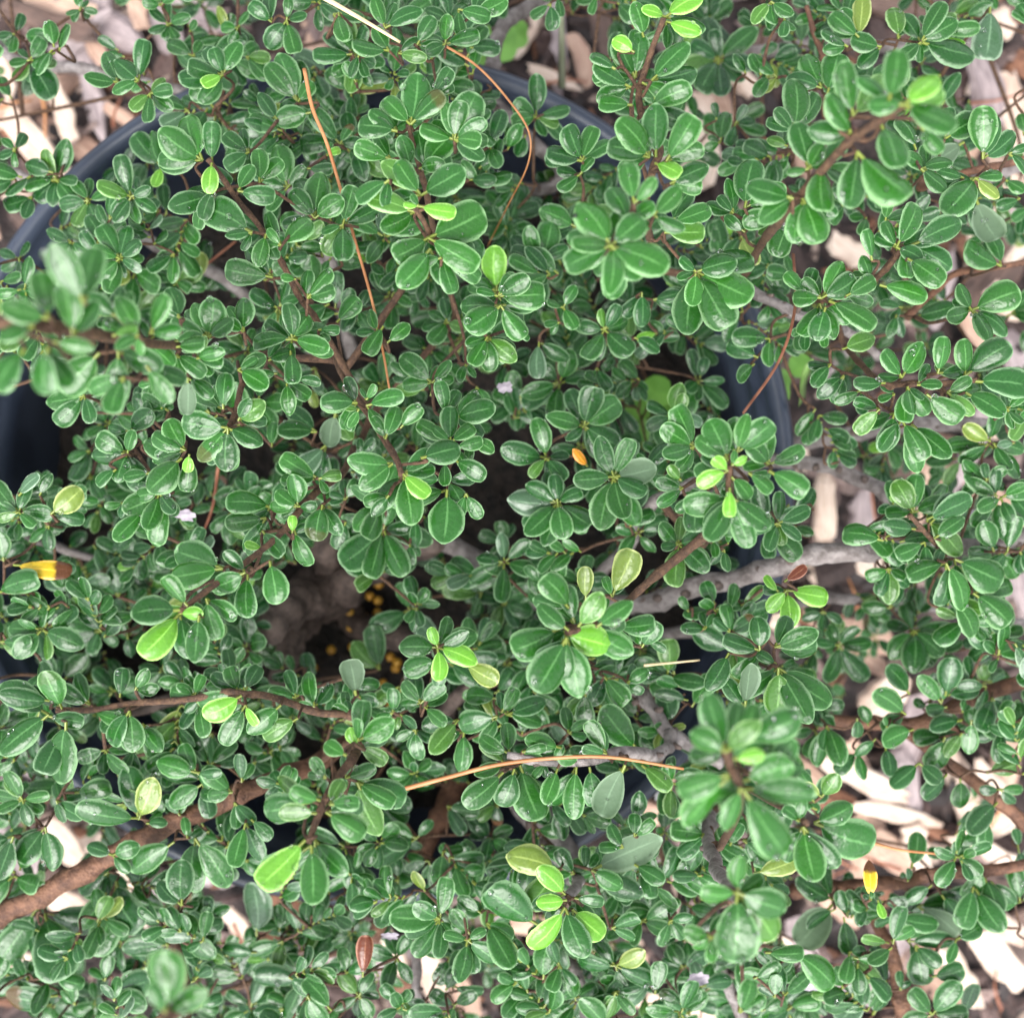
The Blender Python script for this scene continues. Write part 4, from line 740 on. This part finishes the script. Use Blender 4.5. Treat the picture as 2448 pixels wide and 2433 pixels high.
# twigs carry every leaf base down to the wood
cl = []
for b in sorted(bases, key=lambda v: v[2]):
    if not cl or np.linalg.norm(np.array(cl[-400:]) - b, axis=1).min() > .0042: cl.append(b)
TV, TF = [], []; tips_V, tips_F = [], []; ntw = 0; twigs = []
for i, b in enumerate(cl):
    dmin = np.linalg.norm(TP[:NT[0]] - b, axis=1).min()
    if dmin < .0022: continue
    path, own = link_down(b + np.array([0, 0, -.0004]))
    if np.linalg.norm(path[-1] - path[0]) > .11: continue
    twigs.append((path, np.linalg.norm(path[-1] - path[0]), own)); add_tree(path[:-1], own)
for j, (path, L, own) in enumerate(twigs):
    V, Fc = tube(path, .00036, .00036 + min(.0006, L * .010), 6, 0.15, j)
    k = len(TV); TV += V; TF += [[k + q for q in f] for f in Fc]
o = mesh('fine_twigs', TV, TF, M['twig_bark'], shrub, origin=BASE); tag(o, 'thin brown hairy twigs between the leaves', kind='stuff')
# which leaves show most: rays from the camera over the picture
AV = []; AF = []; own = []
for i, l in enumerate(LEAVES):
    k = len(AV); AV += l.V.tolist(); AF += [[k + q for q in f] for f in l.F]; own += [i] * len(l.F)
bvh = BVHTree.FromPolygons(AV, AF); hits = np.zeros(len(LEAVES), int); o0 = Vector((0, 0, H))
for gy in range(0, 2433, 9):
    for gx in range(0, 2448, 9):
        r = bvh.ray_cast(o0, Vector(((gx - CX) / F, -(gy - CY) / F, -1)))
        if r[2] is not None: hits[own[r[2]]] += 1
special = [i for i, l in enumerate(LEAVES) if l.flag in ('Y', 'O', 'r')]
order = special + [i for i in np.argsort(-hits) if i not in special]
chosen = set(order[:300])
def finish(me, uvs, cols):
    u = me.uv_layers.new(name='uv'); vi = np.empty(len(me.loops), int); me.loops.foreach_get('vertex_index', vi)
    u.data.foreach_set('uv', np.asarray(uvs, float)[vi].ravel())
    c = me.color_attributes.new('tint', 'FLOAT_COLOR', 'POINT'); c.data.foreach_set('color', np.asarray(cols, float).ravel())
A = TP[:NT[0]]; nb_br = TO[:NT[0]]
SPL = {'Y': 'withered yellow leaf with a brown tip', 'O': 'small fading orange leaf', 'r': 'small dead red-brown leaf'}
SV, SF, SU, SC = [], [], [], []
for i, l in enumerate(LEAVES):
    c4 = [*l.tint, l.brown]
    if i in chosen:
        d = np.linalg.norm(A - l.base, axis=1); j = int(np.argmin(d)); par = branches[nb_br[j]] if d[j] < .006 else shrub
        o = mesh('leaf', l.V, l.F, M['leaf'], par, origin=l.base); finish(o.data, l.UV, [c4] * len(l.V))
        if l.flag in SPL: o['label'] = SPL[l.flag]
        elif l.flag == 'y': o['label'] = 'bright yellow-green young leaf'
    else:
        k = len(SV); SV += l.V.tolist(); SF += [[k + q for q in f] for f in l.F]; SU += l.UV.tolist(); SC += [c4] * len(l.V)
o = mesh('foliage', SV, SF, M['leaf'], shrub, origin=BASE); finish(o.data, SU, SC); tag(o, 'mass of small dark glossy leaves deeper in the shrub', kind='stuff')
print('leaves', len(LEAVES), 'traced', sum(l.traced for l in LEAVES), 'visible', int((hits > 0).sum()), 'twigs', len(twigs), 'cover', hits.sum() / (271 * 272))

# wood chips that the foliage or other things hide from view join the loose mulch
HV, HF = [], []
for ob in [o for o in col.objects if o.name.startswith(('wood_chip', 'bark_piece'))]:
    mw = ob.matrix_basis; vis_ = 0
    for v in ob.data.vertices:
        p = mw @ v.co; gx, gy = CX + p.x / (H - p.z) * F, CY - p.y / (H - p.z) * F
        if 0 < gx < 2448 and 0 < gy < 2433:
            r = bvh.ray_cast(o0, p - o0); vis_ += r[0] is None or r[3] > (p - o0).length
    if vis_ >= 2: continue
    k = len(HV); HV += [list(mw @ v.co) for v in ob.data.vertices]; HF += [[k + q for q in f.vertices] for f in ob.data.polygons]
    col.objects.unlink(ob); bpy.data.objects.remove(ob)
tag(mesh('buried_wood_chips', HV, HF, M['chip_grey'], smooth=False), 'wood chips of the mulch buried under the foliage', 'mulch', kind='stuff')

# ------------------------------------------------------------------ water drops left on the leaves
DV, DF = [], []; vis = [i for i in np.argsort(-hits)[:1300]]
ico_t = []
for k in range(1300):
    l = LEAVES[vis[int(rnd.random() ** 1.6 * len(vis))]]; nv, nu = l.nb
    i = rnd.randint(2, nv - 3); j = rnd.randint(1, nu - 2); p = l.V[i * nu + j]
    nr = np.cross(l.V[(i + 1) * nu + j] - l.V[(i - 1) * nu + j], l.V[i * nu + j + 1] - l.V[i * nu + j - 1]); nr /= np.linalg.norm(nr) + 1e-12
    if nr[2] < 0: nr = -nr
    if nr[2] < .55: continue
    r = rnd.uniform(.00020, .00055) if rnd.random() < .85 else rnd.uniform(.0006, .0010)
    v, f = blob(r, k, 0.6, 8, 6); s1 = np.cross(nr, (.3, .9, .1)); s1 /= np.linalg.norm(s1); s2 = np.cross(nr, s1)
    q = len(DV); DV += (p + nr * r * .3 + v[:, :1] * s1 + v[:, 1:2] * s2 + v[:, 2:] * nr).tolist(); DF += [[q + a for a in b] for b in f]
tag(mesh('water_droplets', DV, DF, M['water']), 'tiny clear water droplets scattered over the glossy leaves', 'droplets', kind='stuff')

# ------------------------------------------------------------------ needles and straw caught in the shrub or lying on the mulch
def needle(t, pts, r, m, label, name='pine_needle', group=None):
    path = catmull([P(t, *p) for p in pts], 7)
    V, Fc = tube(path, r / 1000, r / 1000 * .55, 6, 0.1, len(pts), flat=.6)
    return tag(mesh(name, V, Fc, M[m], origin=path[0]), label, 'straw' if 'straw' in name else 'pine needle', group)
needle(10, [(600, -10, .305), (680, 35, .302), (755, 80, .298)], .75, 'straw', 'pale dry straw stalk lying across the upper leaves of the shrub', 'straw_stalk')
needle(10, [(574, 130, .29), (590, 205, .292), (620, 280, .292), (660, 420, .285), (700, 560, .280), (722, 660, .283), (735, 735, .284)], .55, 'needle', 'long straight orange pine needle hanging down through the leaves')
needle(10, [(828, 80, .282), (900, 125, .278), (960, 190, .272), (998, 250, .268), (996, 310, .262), (960, 385, .245), (920, 465, .22)], .42, 'needle', 'thin curled orange-brown pine needle crossing the pot rim')
needle(10, [(1497, 480, .262), (1500, 580, .30), (1470, 680, .315), (1402, 780, .335)], .55, 'needle_dark', 'reddish bent pine needle pointing at a leaf cluster by the pot rim')
needle(10, [(735, 1495, .300), (830, 1470, .302), (935, 1443, .303), (1040, 1430, .304), (1150, 1428, .304), (1290, 1450, .302)], .62, 'needle', 'orange pine needle bowed over a horizontal row of leaves')
needle(10, [(1640, 1588, .262), (1700, 1603, .262), (1792, 1612, .258)], .5, 'needle', 'short tan pine needle above the bare wood chips')
needle(10, [(412, 880, .22), (400, 960, .21), (372, 1030, .2)], .6, 'needle_dark', 'brown pine needle standing in a dark gap of the foliage')
needle(10, [(1215, 1255, .272), (1320, 1245, .268)], .4, 'straw', 'short pale pine needle beside the dark pot gap')
needle(10, [(190, 640, .2), (330, 545, .2), (445, 455, .2)], .7, 'needle_dark', 'dull brown pine needle lying low inside the pot')
MN = [(62, 130, 85, 260), (160, 310, 245, 240), (215, 240, 230, 180), (0, 205, 60, 190), (1000, 165, 1110, 155), (1640, 870, 1655, 1010), (1620, 1150, 1600, 1090), (1830, 195, 1930, 175), (1700, 1640, 1600, 1600), (1870, 1560, 1925, 1480), (1750, 1800, 1850, 1760), (1890, 1905, 1880, 1830), (0, 1880, 60, 1870), (1560, 1180, 1650, 1120), (1870, 420, 1920, 380), (1480, 300, 1430, 250), (1560, 1590, 1620, 1640), (1500, 1690, 1600, 1640), (120, 1750, 180, 1700), (440, 1740, 480, 1800)]
for i, (a, b, c, d) in enumerate(MN):
    needle(10, [(a, b, .034), ((a + c) / 2 + random.uniform(-10, 10), (b + d) / 2 + random.uniform(-10, 10), .038), (c, d, .033)], .9, 'needle_dark' if i % 3 else 'needle', '%s pine needle on the mulch near %s' % ('dark red-brown' if i % 3 else 'orange-brown', near_mark((a + c) / 2, (b + d) / 2)), group='pine needles on the mulch')
# ------------------------------------------------------------------ small weeds
def round_leaf(c, r, nrm_tilt, seed, notch=0.25, jit=.03):
    V = [(0, 0, 0)]; Fc = []; n = 18; rn = random.Random(seed)
    for ring in (0.5, 1.0):
        for k in range(n):
            a = 2 * math.pi * k / n; q = r * ring * (1 - notch * max(0, math.cos(a)) ** 8) * rn.uniform(1 - jit, 1 + jit)
            V.append((q * math.cos(a), q * math.sin(a), r * .14 * ring * ring + .03 * r * math.sin(3 * a)))
    for k in range(n):
        k2 = (k + 1) % n; Fc.append([0, 1 + k, 1 + k2]); Fc.append([1 + k, 1 + n + k, 1 + n + k2, 1 + k2])
    V = np.array(V); ax, ay = nrm_tilt
    V = np.column_stack([V[:, 0], V[:, 1] * math.cos(ax) - V[:, 2] * math.sin(ax), V[:, 1] * math.sin(ax) + V[:, 2] * math.cos(ax)])
    return V + c, Fc
def weed(root, leaves, label):
    r0 = P(10, *root); e = empty('seedling_weed', r0); tag(e, label, 'weed')
    for i, (x, y, z, r) in enumerate(leaves):
        c = P(10, x, y, z); V, Fc = round_leaf(c, r, (random.uniform(-.3, .3), 0), i + int(x)); mesh('leaf', V, Fc, M['weed'], e, origin=c)
        V, Fc = tube(catmull([r0, (r0 + c) / 2 + np.array([0.003, 0.002, .004]), c - np.array([0, 0, .0003])], 5), .0007, .0005, 6); mesh('stem', V, Fc, M['grass'], e, origin=r0)
weed((1420, 760, SZ), [(1462, 730, .175, .0068), (1428, 722, .165, .005), (1395, 640, .168, .006), (1420, 660, .16, .005), (1510, 690, .17, .0045)], 'seedling weed with round bright green leaves inside the pot by its rim')
weed((1220, 800, SZ), [(1240, 740, .165, .0062), (1205, 770, .16, .005), (1262, 775, .158, .005), (1218, 815, .16, .0045)], 'seedling weed with round leaves deep between two leaf clusters')
weed((930, 105, .01), [(945, 80, .10, .0085), (915, 95, .095, .007), (975, 65, .09, .006)], 'light green round-leaved weed growing on the mulch just outside the rim')
def blade(t, pts, wd, m, label):
    path = catmull([P(t, *p) for p in pts], 6); V = []; Fc = []; n = len(path)
    for i, p in enumerate(path):
        s = i / (n - 1); q = wd * (1 - s) ** .6 * .5 + .0001; d = path[min(i + 1, n - 1)] - path[max(i - 1, 0)]; sd_ = np.cross(d, (0, 0, 1.)); sd_ /= np.linalg.norm(sd_) + 1e-9
        V += [p - sd_ * q, p + np.array([0, 0, -q * .5]), p + sd_ * q, p + np.array([0, 0, -q * .5 - .00025])]
        if i:
            k = 4 * (i - 1); Fc += [[k + a, k + (a + 1) % 4, k + 4 + (a + 1) % 4, k + 4 + a] for a in range(4)]
    tag(mesh('grass_blade', V, Fc, M[m], origin=path[0]), label, 'grass blade')
blade(2, [(1212, 470, .14), (1212, 250, .16), (1208, 60, .17), (1200, -60, .17)], .0028, 'pale_blade', 'pale dry grass blade standing against the mulch behind the rim')
blade(6, [(735, 385, .20), (745, 280, .225), (765, 200, .235), (795, 150, .235)], .0042, 'grass', 'folded green grass blade by the pot rim beside the round weed')

for i, (x, y, z, r, lab) in enumerate([(953, 729, .245, .0022, 'beside a silvery leaf under the upper shoot'), (737, 1763, .25, .0026, 'next to a dead brown leaf'), (1317, 1846, .25, .003, 'below the bright drooping cluster'), (1533, 1856, .25, .003, 'beside a large dark leaf over the mulch'),
        (350, 970, .262, .0028, 'under a drooping leaf cluster by a brown needle'), (212, 1178, .22, .0022, 'in a shaded rosette near the pot wall'), (1844, 970, .24, .0026, 'above the knobbly grey branch'), (967, 498, .21, .0026, 'at the lower end of the curled needle')]):
    c = P(10, x, y, z); V, Fc = round_leaf(c, r, (random.uniform(.5, .95), 0), 300 + i, .15, .28)
    tag(mesh('dry_petal', V, Fc, M['petal'], origin=c), 'small papery lilac grey petal caught %s' % lab, 'petal')
